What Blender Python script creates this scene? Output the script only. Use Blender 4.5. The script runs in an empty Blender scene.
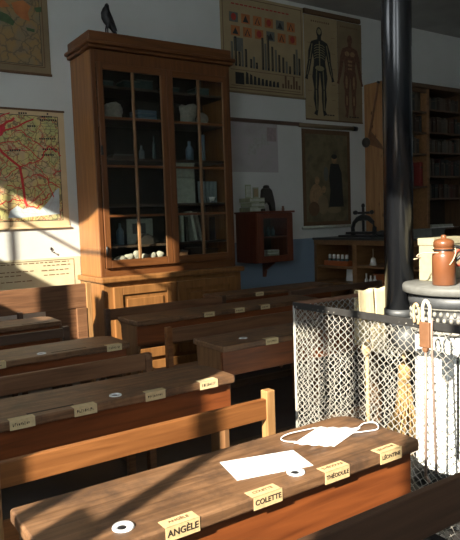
import bpy, bmesh, math, random
from mathutils import Vector, Matrix, noise as mnoise
random.seed(7)
SC = bpy.context.scene
COL = SC.collection
PI = math.pi

# ------------------------------------------------------------------ materials
MATS = {}

def _new(name):
    m = bpy.data.materials.new(name)
    m.use_nodes = True
    nt = m.node_tree
    b = nt.nodes['Principled BSDF']
    MATS[name] = m
    return m, nt, b

def flat(name, col, rough=.7, metal=0.0, spec=.5, var=.12, scale=30, bump=0.0):
    """a plain painted / paper / cloth surface, colour slightly mottled by noise"""
    m, nt, b = _new(name)
    N, L = nt.nodes, nt.links
    tc = N.new('ShaderNodeTexCoord')
    nz = N.new('ShaderNodeTexNoise'); nz.inputs['Scale'].default_value = scale; nz.inputs['Detail'].default_value = 3
    L.new(tc.outputs['Object'], nz.inputs['Vector'])
    cr = N.new('ShaderNodeValToRGB')
    cr.color_ramp.elements[0].position = .3; cr.color_ramp.elements[1].position = .7
    cr.color_ramp.elements[0].color = tuple(c * (1 - var) for c in col) + (1,)
    cr.color_ramp.elements[1].color = tuple(min(1, c * (1 + var)) for c in col) + (1,)
    L.new(nz.outputs['Fac'], cr.inputs['Fac']); L.new(cr.outputs['Color'], b.inputs['Base Color'])
    b.inputs['Roughness'].default_value = rough; b.inputs['Metallic'].default_value = metal
    b.inputs['Specular IOR Level'].default_value = spec
    if bump:
        bp = N.new('ShaderNodeBump'); bp.inputs['Strength'].default_value = bump; bp.inputs['Distance'].default_value = .004
        L.new(nz.outputs['Fac'], bp.inputs['Height']); L.new(bp.outputs['Normal'], b.inputs['Normal'])
    return m

def wood(name, dark, light, axis='X', rough=.45, grain=26, wear=None, spec=.5, bump=.15, knots=False):
    m, nt, b = _new(name)
    N, L = nt.nodes, nt.links
    tc = N.new('ShaderNodeTexCoord')
    oi = N.new('ShaderNodeObjectInfo')
    add = N.new('ShaderNodeVectorMath'); add.operation = 'ADD'
    sc = N.new('ShaderNodeVectorMath'); sc.operation = 'SCALE'; sc.inputs['Scale'].default_value = 9.0
    cmb = N.new('ShaderNodeCombineXYZ')
    for k in 'XYZ': L.new(oi.outputs['Random'], cmb.inputs[k])
    L.new(cmb.outputs[0], sc.inputs[0])
    L.new(tc.outputs['Object'], add.inputs[0]); L.new(sc.outputs[0], add.inputs[1])
    mp = N.new('ShaderNodeMapping')
    s = [grain] * 3; s['XYZ'.index(axis)] = grain * .07
    mp.inputs['Scale'].default_value = s
    L.new(add.outputs[0], mp.inputs['Vector'])
    n1 = N.new('ShaderNodeTexNoise'); n1.inputs['Scale'].default_value = 1.6; n1.inputs['Detail'].default_value = 6
    n1.inputs['Distortion'].default_value = .8
    L.new(mp.outputs[0], n1.inputs['Vector'])
    cr = N.new('ShaderNodeValToRGB')
    cr.color_ramp.elements[0].position = .3; cr.color_ramp.elements[1].position = .72
    cr.color_ramp.elements[0].color = (*dark, 1); cr.color_ramp.elements[1].color = (*light, 1)
    L.new(n1.outputs['Fac'], cr.inputs['Fac'])
    out = cr.outputs['Color']
    if knots:
        mk = N.new('ShaderNodeMapping'); ks = [9.0] * 3; ks['XYZ'.index(axis)] = 4.5
        mk.inputs['Scale'].default_value = ks
        L.new(add.outputs[0], mk.inputs['Vector'])
        vo = N.new('ShaderNodeTexVoronoi'); vo.inputs['Scale'].default_value = 1.0
        L.new(mk.outputs[0], vo.inputs['Vector'])
        rk = N.new('ShaderNodeValToRGB'); rk.color_ramp.elements[0].position = .05; rk.color_ramp.elements[1].position = .17
        rk.color_ramp.elements[0].color = (.25, .2, .15, 1); rk.color_ramp.elements[1].color = (1, 1, 1, 1)
        L.new(vo.outputs['Distance'], rk.inputs['Fac'])
        mx = N.new('ShaderNodeMix'); mx.data_type = 'RGBA'; mx.blend_type = 'MULTIPLY'; mx.inputs['Factor'].default_value = 1
        L.new(out, mx.inputs[6]); L.new(rk.outputs['Color'], mx.inputs[7]); out = mx.outputs[2]
    if wear:
        n2 = N.new('ShaderNodeTexNoise'); n2.inputs['Scale'].default_value = 7; n2.inputs['Detail'].default_value = 7; n2.inputs['Roughness'].default_value = .7
        L.new(add.outputs[0], n2.inputs['Vector'])
        r2 = N.new('ShaderNodeValToRGB'); r2.color_ramp.elements[0].position = .46; r2.color_ramp.elements[1].position = .68
        L.new(n2.outputs['Fac'], r2.inputs['Fac'])
        mx = N.new('ShaderNodeMix'); mx.data_type = 'RGBA'
        L.new(r2.outputs['Color'], mx.inputs['Factor'])
        L.new(out, mx.inputs[6]); mx.inputs[7].default_value = (*wear, 1); out = mx.outputs[2]
    L.new(out, b.inputs['Base Color'])
    b.inputs['Roughness'].default_value = rough
    b.inputs['Specular IOR Level'].default_value = spec
    if bump:
        bp = N.new('ShaderNodeBump'); bp.inputs['Strength'].default_value = bump; bp.inputs['Distance'].default_value = .003
        L.new(n1.outputs['Fac'], bp.inputs['Height']); L.new(bp.outputs['Normal'], b.inputs['Normal'])
    return m

def wall_mat():
    m, nt, b = _new('plaster')
    N, L = nt.nodes, nt.links
    tc = N.new('ShaderNodeTexCoord'); sp = N.new('ShaderNodeSeparateXYZ'); L.new(tc.outputs['Object'], sp.inputs[0])
    nz = N.new('ShaderNodeTexNoise'); nz.inputs['Scale'].default_value = 2.2; nz.inputs['Detail'].default_value = 6
    L.new(tc.outputs['Object'], nz.inputs['Vector'])
    up = N.new('ShaderNodeValToRGB'); up.color_ramp.elements[0].color = (.46, .475, .44, 1); up.color_ramp.elements[1].color = (.60, .61, .575, 1)
    L.new(nz.outputs['Fac'], up.inputs['Fac'])
    lo = N.new('ShaderNodeValToRGB'); lo.color_ramp.elements[0].color = (.15, .21, .27, 1); lo.color_ramp.elements[1].color = (.20, .27, .34, 1)
    L.new(nz.outputs['Fac'], lo.inputs['Fac'])
    # painted dado: below 1.13 m and only to the right of the tall cupboard
    a = N.new('ShaderNodeMath'); a.operation = 'LESS_THAN'; a.inputs[1].default_value = 1.14; L.new(sp.outputs['Z'], a.inputs[0])
    c = N.new('ShaderNodeMath'); c.operation = 'GREATER_THAN'; c.inputs[1].default_value = 3.0; L.new(sp.outputs['X'], c.inputs[0])
    d = N.new('ShaderNodeMath'); d.operation = 'MULTIPLY'; L.new(a.outputs[0], d.inputs[0]); L.new(c.outputs[0], d.inputs[1])
    mx = N.new('ShaderNodeMix'); mx.data_type = 'RGBA'; L.new(d.outputs[0], mx.inputs['Factor'])
    L.new(up.outputs['Color'], mx.inputs[6]); L.new(lo.outputs['Color'], mx.inputs[7]); L.new(mx.outputs[2], b.inputs['Base Color'])
    b.inputs['Roughness'].default_value = .85
    bp = N.new('ShaderNodeBump'); bp.inputs['Strength'].default_value = .15; L.new(nz.outputs['Fac'], bp.inputs['Height']); L.new(bp.outputs['Normal'], b.inputs['Normal'])
    return m

def map_mat(name, stops, edge, vscale, edge2=None, nscale=2.5):
    """printed map: blotches of colour with two nets of thin roads"""
    m, nt, b = _new(name)
    N, L = nt.nodes, nt.links
    tc = N.new('ShaderNodeTexCoord')
    nz = N.new('ShaderNodeTexNoise'); nz.inputs['Scale'].default_value = nscale; nz.inputs['Detail'].default_value = 5
    L.new(tc.outputs['Object'], nz.inputs['Vector'])
    cr = N.new('ShaderNodeValToRGB')
    e = cr.color_ramp.elements
    e[0].position, e[0].color = stops[0][0], (*stops[0][1], 1)
    e[1].position, e[1].color = stops[-1][0], (*stops[-1][1], 1)
    for p, c in stops[1:-1]:
        k = e.new(p); k.color = (*c, 1)
    L.new(nz.outputs['Fac'], cr.inputs['Fac'])
    out = cr.outputs['Color']
    n3 = N.new('ShaderNodeTexNoise'); n3.inputs['Scale'].default_value = 14; L.new(tc.outputs['Object'], n3.inputs['Vector'])
    wob = N.new('ShaderNodeVectorMath'); wob.operation = 'MULTIPLY_ADD'; wob.inputs[1].default_value = (.09, .09, .09)
    L.new(n3.outputs['Color'], wob.inputs[0]); L.new(tc.outputs['Object'], wob.inputs[2])
    for (col, s, w) in ([(edge, vscale, .028)] if edge else []) + ([(edge2, vscale * 2.3, .05)] if edge2 else []):
        vo = N.new('ShaderNodeTexVoronoi'); vo.feature = 'DISTANCE_TO_EDGE'; vo.inputs['Scale'].default_value = s
        L.new(wob.outputs[0], vo.inputs['Vector'])
        lt = N.new('ShaderNodeMath'); lt.operation = 'LESS_THAN'; lt.inputs[1].default_value = w; L.new(vo.outputs['Distance'], lt.inputs[0])
        ml = N.new('ShaderNodeMath'); ml.operation = 'MULTIPLY'; ml.inputs[1].default_value = .75; L.new(lt.outputs[0], ml.inputs[0])
        mx = N.new('ShaderNodeMix'); mx.data_type = 'RGBA'; L.new(ml.outputs[0], mx.inputs['Factor'])
        L.new(out, mx.inputs[6]); mx.inputs[7].default_value = (*col, 1); out = mx.outputs[2]
    L.new(out, b.inputs['Base Color'])
    b.inputs['Roughness'].default_value = .75
    return m

def glass_mat():
    m, nt, b = _new('pane_glass')
    N, L = nt.nodes, nt.links
    N.remove(b)
    tr = N.new('ShaderNodeBsdfTransparent'); tr.inputs['Color'].default_value = (.90, .93, .92, 1)
    gl = N.new('ShaderNodeBsdfGlossy'); gl.inputs['Roughness'].default_value = .04
    lwt = N.new('ShaderNodeLayerWeight'); lwt.inputs['Blend'].default_value = .5
    pw = N.new('ShaderNodeMath'); pw.operation = 'POWER'; pw.inputs[1].default_value = 4; L.new(lwt.outputs['Facing'], pw.inputs[0])
    fr = N.new('ShaderNodeMath'); fr.operation = 'MULTIPLY_ADD'; fr.inputs[1].default_value = .55; fr.inputs[2].default_value = .035; L.new(pw.outputs[0], fr.inputs[0])
    mx = N.new('ShaderNodeMixShader')
    L.new(fr.outputs[0], mx.inputs[0]); L.new(tr.outputs[0], mx.inputs[1]); L.new(gl.outputs[0], mx.inputs[2])
    L.new(mx.outputs[0], N['Material Output'].inputs['Surface'])
    return m

wall_mat(); glass_mat()
flat('ceiling_paint', (.34, .34, .31), .9, scale=2)
flat('floorboards', (.055, .045, .04), .6, scale=6)
wood('desk_wood', (.06, .033, .018), (.15, .088, .05), 'X', .48, 30, wear=(.10, .07, .05))
wood('desk_top_wood', (.10, .050, .023), (.25, .135, .068), 'X', .46, 34, wear=(.065, .038, .024), bump=.4)
wood('desk_box_wood', (.115, .030, .008), (.24, .068, .017), 'X', .42, 22)
wood('desk_end_wood', (.12, .055, .021), (.22, .115, .05), 'Z', .5, 26)
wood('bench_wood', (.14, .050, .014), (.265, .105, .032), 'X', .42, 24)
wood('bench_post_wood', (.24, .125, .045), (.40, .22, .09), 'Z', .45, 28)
wood('shaded_bench_wood', (.04, .020, .011), (.085, .044, .024), 'X', .5, 24)  # bench wood darkened to hold the nearest bench's shade in its colour
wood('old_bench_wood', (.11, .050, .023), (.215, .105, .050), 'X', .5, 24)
wood('cupboard_wood', (.085, .030, .009), (.155, .058, .017), 'Z', .42, 18)
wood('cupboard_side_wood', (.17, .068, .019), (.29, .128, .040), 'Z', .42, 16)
wood('cupboard_base_wood', (.165, .070, .020), (.25, .115, .036), 'Z', .42, 18)
wood('cupboard_rail_wood', (.088, .031, .009), (.16, .060, .017), 'X', .42, 18)
wood('mullion_wood', (.15, .075, .030), (.23, .125, .055), 'Z', .45, 30)
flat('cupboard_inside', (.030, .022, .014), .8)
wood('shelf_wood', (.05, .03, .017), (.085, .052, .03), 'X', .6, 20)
wood('red_wood', (.085, .021, .009), (.14, .040, .017), 'Z', .4, 22)
wood('counter_wood', (.15, .072, .026), (.24, .125, .05), 'X', .5, 18)
wood('counter_inside_wood', (.12, .065, .030), (.18, .10, .05), 'X', .6, 18)
flat('counter_top_paint', (.035, .037, .035), .35)
wood('pine', (.25, .122, .045), (.42, .225, .095), 'Z', .5, 14, knots=True)
wood('bookcase_wood', (.07, .038, .018), (.11, .062, .03), 'Z', .55, 18)
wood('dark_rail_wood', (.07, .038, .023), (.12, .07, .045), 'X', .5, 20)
flat('paper_white', (.82, .83, .82), .8, var=.02)
flat('mask_white', (.85, .86, .88), .85, var=.02)
flat('tag_paper', (.56, .41, .21), .7, var=.12, scale=60)
flat('tag_paper_pale', (.58, .46, .26), .7, var=.10, scale=60)
flat('ink', (.02, .013, .008), .8)
flat('faded_ink', (.14, .08, .035), .8)
flat('porcelain', (.70, .72, .74), .2, var=.12, scale=70)
flat('dark_hole', (.012, .012, .014), .4)
flat('groove_dark', (.035, .022, .014), .7)
flat('tan_paper', (.30, .23, .125), .8, var=.10, scale=5)
flat('tan_paper_dark', (.19, .14, .075), .8, var=.15, scale=4)
flat('border_brown', (.11, .06, .028), .8)
flat('cream_paper', (.56, .42, .24), .8, var=.07, scale=6)
flat('print_black', (.018, .02, .018), .8)
flat('print_grey', (.10, .105, .09), .8)
flat('print_green', (.05, .09, .035), .8, var=.3, scale=9)
flat('print_orange', (.34, .12, .035), .8, var=.2, scale=9)
flat('print_red', (.30, .035, .02), .8)
flat('map_red', (.50, .030, .028), .8)
flat('map_red_city', (.52, .025, .045), .8, var=.25, scale=25)
flat('map_sea', (.42, .50, .53), .8, var=.12, scale=20)
flat('flesh_print', (.12, .055, .032), .8, var=.3, scale=40)
flat('flesh_pale', (.25, .155, .075), .8, var=.2, scale=30)
flat('bone_print', (.22, .19, .10), .8, var=.2, scale=40)
map_mat('map_print', [(.30, (.52, .42, .22)), (.42, (.42, .42, .16)), (.5, (.56, .46, .18)), (.58, (.50, .36, .21)), (.68, (.36, .38, .17))], (.42, .06, .04), 7.5, (.13, .10, .06), 5)
map_mat('old_map_print', [(.32, (.13, .13, .085)), (.42, (.20, .15, .075)), (.5, (.24, .15, .055)), (.56, (.19, .14, .08)), (.66, (.14, .14, .10))], None, 4, (.11, .085, .05), 3.2)
map_mat('pale_sheet', [(.3, (.33, .30, .29)), (.45, (.38, .36, .34)), (.55, (.40, .36, .36)), (.7, (.31, .32, .29))], None, 5, None, 3)
map_mat('dim_picture', [(.3, (.06, .055, .03)), (.45, (.11, .09, .045)), (.55, (.145, .115, .06)), (.7, (.085, .075, .045))], None, 4, None, 5)
flat('faint_patch', (.37, .36, .33), .8)
flat('faint_rose', (.31, .25, .24), .8)
flat('low_poster_paper', (.50, .46, .30), .8, var=.08, scale=8)
flat('iron_black', (.017, .018, .018), .42, .0, .5)
flat('pipe_black', (.008, .009, .011), .22, .0, .6, var=.06, scale=12)
flat('iron_grey', (.075, .08, .085), .5, .3)
flat('stove_plate_grey', (.135, .138, .13), .6, .0, var=.15, scale=18)
flat('stove_enamel', (.80, .81, .79), .4, var=.04)
flat('stove_cast', (.24, .235, .21), .6, .1, var=.25, scale=60)
flat('wire_grey', (.33, .32, .285), .5, .0)
flat('rail_iron', (.035, .034, .033), .5, .2)
flat('rust_rail', (.16, .085, .055), .6)
flat('stoneware', (.155, .056, .022), .32, var=.16, scale=14)
flat('string', (.55, .42, .28), .9)
flat('box_cream', (.30, .275, .18), .7, var=.08)
flat('box_red', (.45, .07, .04), .7)
flat('towel_cream', (.70, .60, .37), .9, var=.05, scale=40, bump=.2)
flat('straw', (.40, .26, .105), .9, var=.3, scale=80)
flat('pale_wood', (.55, .40, .21), .6)
flat('handle_wood', (.17, .08, .038), .55)
flat('rod_steel', (.30, .22, .18), .5, .2)
flat('rope_cream', (.66, .60, .48), .9)
flat('ash_plate', (.045, .047, .045), .6)
flat('crow_black', (.012, .012, .013), .5, var=.3, scale=30)
flat('bronze_dark', (.03, .025, .02), .45)
flat('pale_green_paper', (.30, .33, .22), .8, var=.1)
flat('pale_card', (.40, .42, .34), .8)
flat('bottle_glass', (.06, .09, .085), .15)
flat('clear_glass', (.20, .24, .24), .1)
flat('white_cap', (.62, .62, .58), .6)
flat('orange_box', (.32, .085, .022), .6)
flat('shell_pale', (.34, .31, .25), .7, var=.2)
flat('mineral_white', (.42, .37, .29), .7, var=.2)
flat('blue_jar', (.10, .15, .19), .3)
BOOKM = []
for i, c in enumerate([(.035, .022, .015), (.05, .028, .016), (.022, .022, .02), (.05, .045, .034), (.018, .024, .022), (.06, .02, .014), (.075, .06, .042)]):
    BOOKM.append('book_cloth_%d' % i); flat(BOOKM[-1], c, .7)
flat('book_red', (.16, .02, .016), .6)

# ------------------------------------------------------------------ mesh helpers
class MB:
    def __init__(s): s.v, s.f, s.mi, s.mats, s.sm = [], [], [], [], []
    def _m(s, mat):
        if mat not in s.mats: s.mats.append(mat)
        return s.mats.index(mat)
    def add(s, vs, fs, mat, smooth=False):
        o = len(s.v); s.v += [tuple(v) for v in vs]; k = s._m(mat)
        for f in fs: s.f.append(tuple(i + o for i in f)); s.mi.append(k); s.sm.append(smooth)
        return s
    def box(s, x0, x1, y0, y1, z0, z1, mat):
        vs = [(x, y, z) for z in (z0, z1) for y in (y0, y1) for x in (x0, x1)]
        return s.add(vs, [(0, 2, 3, 1), (4, 5, 7, 6), (0, 1, 5, 4), (2, 6, 7, 3), (0, 4, 6, 2), (1, 3, 7, 5)], mat)
    def prism(s, poly, a0, a1, axis, mat):
        """extrude a 2D polygon along an axis; poly in the other two axes' order"""
        n = len(poly)
        def P(p, a): return {'X': (a, p[0], p[1]), 'Y': (p[0], a, p[1]), 'Z': (p[0], p[1], a)}[axis]
        vs = [P(p, a0) for p in poly] + [P(p, a1) for p in poly]
        fs = [tuple(range(n)), tuple(range(2 * n - 1, n - 1, -1))] + [(i, i + n, (i + 1) % n + n, (i + 1) % n) for i in range(n)]
        return s.add(vs, fs, mat)
    def tube(s, pts, r, mat, n=6, closed=False):
        pts = [Vector(p) for p in pts]; rs = r if isinstance(r, (list, tuple)) else [r] * len(pts)
        vs, fs = [], []; m = len(pts)
        for i, p in enumerate(pts):
            a = pts[i - 1] if (i > 0 or closed) else p; b = pts[(i + 1) % m] if (i < m - 1 or closed) else p
            d = (b - a)
            d = d.normalized() if d.length > 1e-9 else Vector((0, 0, 1))
            u = d.cross(Vector((0, 0, 1)) if abs(d.z) < .9 else Vector((0, 1, 0))).normalized(); w = d.cross(u)
            for k in range(n):
                t = 2 * PI * k / n
                vs.append(p + (u * math.cos(t) + w * math.sin(t)) * rs[i])
        for i in range(m - (0 if closed else 1)):
            j = (i + 1) % m
            for k in range(n): fs.append((i * n + k, j * n + k, j * n + (k + 1) % n, i * n + (k + 1) % n))
        if not closed: fs += [tuple(range(n))[::-1], tuple(range((m - 1) * n, m * n))]
        return s.add(vs, fs, mat, True)
    def lathe(s, prof, c, mat, n=24, smooth=True):
        vs, fs = [], []
        for (r, z) in prof:
            for k in range(n):
                t = 2 * PI * k / n; vs.append((c[0] + r * math.cos(t), c[1] + r * math.sin(t), c[2] + z))
        for i in range(len(prof) - 1):
            for k in range(n): fs.append((i * n + k, i * n + (k + 1) % n, (i + 1) * n + (k + 1) % n, (i + 1) * n + k))
        fs += [tuple(range(n))[::-1], tuple(range((len(prof) - 1) * n, len(prof) * n))]
        return s.add(vs, fs, mat, smooth)
    def ell(s, c, rx, ry, rz, mat, nu=14, nv=9):
        vs, fs = [(c[0], c[1], c[2] - rz)], []
        for i in range(1, nv):
            a = -PI / 2 + PI * i / nv
            for k in range(nu):
                t = 2 * PI * k / nu
                vs.append((c[0] + rx * math.cos(a) * math.cos(t), c[1] + ry * math.cos(a) * math.sin(t), c[2] + rz * math.sin(a)))
        vs.append((c[0], c[1], c[2] + rz)); T = len(vs) - 1
        for k in range(nu):
            fs.append((0, 1 + (k + 1) % nu, 1 + k)); b = 1 + (nv - 2) * nu; fs.append((T, b + k, b + (k + 1) % nu))
            for i in range(nv - 2):
                a = 1 + i * nu; fs.append((a + k, a + (k + 1) % nu, a + nu + (k + 1) % nu, a + nu + k))
        return s.add(vs, fs, mat, True)
    def build(s, name, parent=None, bevel=0.0, origin=None, seg=2):
        o0 = Vector(origin) if origin is not None else (Vector(parent['_o']) if parent is not None and '_o' in parent else Vector((0, 0, 0)))
        me = bpy.data.meshes.new(name)
        me.from_pydata([tuple(Vector(v) - o0) for v in s.v], [], s.f)
        for m in s.mats: me.materials.append(MATS[m])
        me.polygons.foreach_set('material_index', s.mi); me.polygons.foreach_set('use_smooth', s.sm)
        bm = bmesh.new(); bm.from_mesh(me); bmesh.ops.recalc_face_normals(bm, faces=bm.faces); bm.to_mesh(me); bm.free()
        me.update()
        ob = bpy.data.objects.new(name, me); COL.objects.link(ob)
        if parent is not None:
            ob.parent = parent
            ob.location = o0 - Vector(parent['_o']) if '_o' in parent else o0
            ob['_o'] = o0
        else:
            ob.location = o0; ob['_o'] = o0
        if bevel:
            b = ob.modifiers.new('edge', 'BEVEL'); b.width = bevel; b.segments = seg; b.limit_method = 'ANGLE'; b.angle_limit = math.radians(50)
        return ob

def tag(o, label, cat, group=None, kind=None):
    o['label'] = label; o['category'] = cat
    if group: o['group'] = group
    if kind: o['kind'] = kind
    return o

def thing(name, loc, label, cat, group=None):
    o = bpy.data.objects.new(name, None); o.empty_display_size = .05; COL.objects.link(o)
    o.location = loc; o['_o'] = Vector(loc)
    return tag(o, label, cat, group)

def struct(o): o['kind'] = 'structure'; return o

def dup(root, delta, label=None, group=None):
    """copy a thing with its parts and sub-parts and move it"""
    r = root.copy(); COL.objects.link(r); r.location = root.location + Vector(delta); r['_o'] = r.location.copy()
    if label: r['label'] = label
    if group: r['group'] = group
    for ch in list(root.children):
        c = ch.copy(); COL.objects.link(c); c.parent = r
        for g in list(ch.children):
            d = g.copy(); COL.objects.link(d); d.parent = c
    return r

FONT = None
def text_mesh(txt, size):
    cu = bpy.data.curves.new('lettering', 'FONT'); cu.body = txt; cu.size = size; cu.align_x = 'CENTER'; cu.align_y = 'CENTER'
    cu.offset = size * .022; cu.resolution_u = 3; cu.extrude = .0003
    ob = bpy.data.objects.new('tmp', cu); COL.objects.link(ob)
    dg = bpy.context.evaluated_depsgraph_get(); dg.update()
    me = bpy.data.meshes.new_from_object(ob.evaluated_get(dg))
    bpy.data.objects.remove(ob); bpy.data.curves.remove(cu)
    return me

# ------------------------------------------------------------------ camera, light, world
H = 1.42
f, pitch, roll, yaw = 618.96, .08338345, -.03428205, .59453919
F = Vector((math.sin(yaw) * math.cos(pitch), math.cos(yaw) * math.cos(pitch), -math.sin(pitch)))
r0 = Vector((math.cos(yaw), -math.sin(yaw), 0)); u0 = r0.cross(F)
R_ = r0 * math.cos(roll) + u0 * math.sin(roll); U_ = -r0 * math.sin(roll) + u0 * math.cos(roll)
cd = bpy.data.cameras.new('camera'); cam = bpy.data.objects.new('camera', cd); COL.objects.link(cam)
cam.matrix_world = Matrix(((R_.x, U_.x, -F.x, 0), (R_.y, U_.y, -F.y, 0), (R_.z, U_.z, -F.z, H), (0, 0, 0, 1)))
cd.sensor_fit = 'HORIZONTAL'; cd.sensor_width = 36; cd.lens = f / 460 * 36; cd.clip_start = .05
SC.camera = cam

sd = bpy.data.lights.new('sun', 'SUN'); sun = bpy.data.objects.new('sun', sd); COL.objects.link(sun)
S = Vector((.87, .42, -.52)).normalized()
sun.rotation_euler = S.to_track_quat('-Z', 'Y').to_euler(); sun.location = (-4, -2, 5)
sd.energy = 18; sd.angle = math.radians(.6); sd.color = (1, .90, .74)

w = bpy.data.worlds.new('sky'); SC.world = w; w.use_nodes = True
bg = w.node_tree.nodes['Background']; bg.inputs['Color'].default_value = (.88, .95, 1.0, 1); bg.inputs['Strength'].default_value = 7.2
SC.view_settings.view_transform = 'Standard'; SC.view_settings.look = 'None'; SC.view_settings.exposure = 0; SC.view_settings.gamma = 1
try:
    SC.cycles.use_denoising = True; SC.cycles.max_bounces = 8; SC.cycles.transparent_max_bounces = 12; SC.cycles.sample_clamp_indirect = 4
except Exception: pass

# ------------------------------------------------------------------ room
WY, WX, CZ = 5.80, -1.2, 3.95
struct(MB().box(WX - .2, 10, -3.2, WY + .2, -.1, 0, 'floorboards').build('floor'))
struct(MB().box(WX - .2, 10, -3.2, WY + .2, CZ, CZ + .1, 'ceiling_paint').build('ceiling'))
struct(MB().box(WX - .2, 10, WY, WY + .2, 0, CZ, 'plaster').build('wall_back'))
struct(MB().box(9.8, 10, -3.2, WY, 0, CZ, 'plaster').build('wall_right'))
WIN = [(-2.9, -1.3, 1.2, 3.80), (-.055, 1.03, 1.60, 3.80), (3.25, 4.75, 2.25, 3.72)]      # y0, y1, z0, z1
lw = MB(); ys = [-3.2]
for (a, b, c, d) in WIN:
    lw.box(WX - .03, WX, ys[-1], a, 0, CZ, 'plaster'); lw.box(WX - .03, WX, a, b, 0, c, 'plaster'); lw.box(WX - .03, WX, a, b, d, CZ, 'plaster'); ys.append(b)
lw.box(WX - .03, WX, ys[-1], WY, 0, CZ, 'plaster')
lw.prism([(3.25, 3.72), (3.25, 3.70), (3.45, 3.64), (3.9, 3.48), (4.4, 3.39), (4.75, 3.33), (4.75, 3.72)], WX - .03, WX, 'X', 'plaster')  # wedge added under the lintel to shape the sun patch on the cupboard
struct(lw.build('wall_left'))
wf = MB(); a, b, c, d = WIN[1]
wf.box(WX - .025, WX - .005, .465, .515, c, d, 'mullion_wood')
wf.box(WX - .025, WX - .005, a, b, c, c + .02, 'mullion_wood').box(WX - .025, WX - .005, .47, .61, c, 1.75, 'mullion_wood').box(WX - .025, WX - .005, .69, .74, c, d, 'mullion_wood')  # the wide low block is added out of view to shade the near desk
wf.box(WX - .02, WX - .01, .74, b, 2.84, d, 'mullion_wood')  # unseen panel added high in the opening to shade the guard's corner
struct(wf.build('window_1'))
wf = MB(); a, b, c, d = WIN[2]
wf.box(WX - .025, WX - .005, a, b, 3.155, 3.18, 'mullion_wood').box(WX - .025, WX - .005, 4.02, b, c, 2.69, 'mullion_wood')  # the low panel is added, unseen, to keep sun off part of the poster
wf.box(WX - .025, WX - .005, 3.68, 3.81, c, 2.75, 'mullion_wood').box(WX - .025, WX - .005, 4.455, 4.485, c, d, 'mullion_wood')
struct(wf.build('window_2'))
a, b, c, d = WIN[0]  # unseen window, added to let more sky light into the room
struct(MB().box(WX - .025, WX - .005, (a + b) / 2 - .03, (a + b) / 2 + .03, c, d, 'mullion_wood').box(WX - .025, WX - .005, a, b, 2.4, 2.45, 'mullion_wood').build('ambient_window'))
struct(MB().box(WX - .2, 10, -3.4, -3.2, 0, CZ, 'plaster').build('wall_rear'))

# ------------------------------------------------------------------ school desks
def rounded_top(x0, x1, y0, y1, rl, rr):
    P = [(x0, y0 + .0), (x1 - .012, y0), (x1, y0 + .012)]
    for k in range(7):
        t = PI / 2 * k / 6; P.append((x1 - rr + rr * math.cos(t), y1 - rr + rr * math.sin(t)))
    for k in range(5):
        t = PI / 2 + PI / 2 * k / 4; P.append((x0 + rl + rl * math.cos(t), y1 - rl + rl * math.sin(t)))
    return P

def end_profile(y0, y1, zt):
    """desk end board: broad under the top, curving in to a leg on the pupil's side"""
    P = [(y0 + .052, 0), (y0 + .052, zt), (y1 - .02, zt), (y1 - .02, zt - .05)]
    for k in range(1, 7):
        t = k / 6; P.append((y1 - .02 - (y1 - y0 - .18) * (1 - math.cos(t * PI / 2)) * .95 - .0, zt - .05 - .22 * math.sin(t * PI / 2)))
    P += [(y0 + .17, zt - .30), (y0 + .17, .05), (y0 + .20, .0)]
    return P

def scribble(mb, x, y, z, wd, hgt, mat, seed):
    rr = random.Random(seed); u = x - wd / 2
    while u < x + wd / 2 - .006:
        h = hgt * rr.uniform(.5, 1); wv = rr.uniform(.003, .006)
        mb.box(u, u + .0018, y - .0006, y, z - h / 2, z + h / 2, mat)
        mb.box(u, u + wv, y - .0006, y, z - h / 2 * rr.uniform(-1, 1), z - h / 2 * rr.uniform(-1, 1) + .002, mat) if rr.random() < .8 else None
        u += wv + .003

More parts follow.
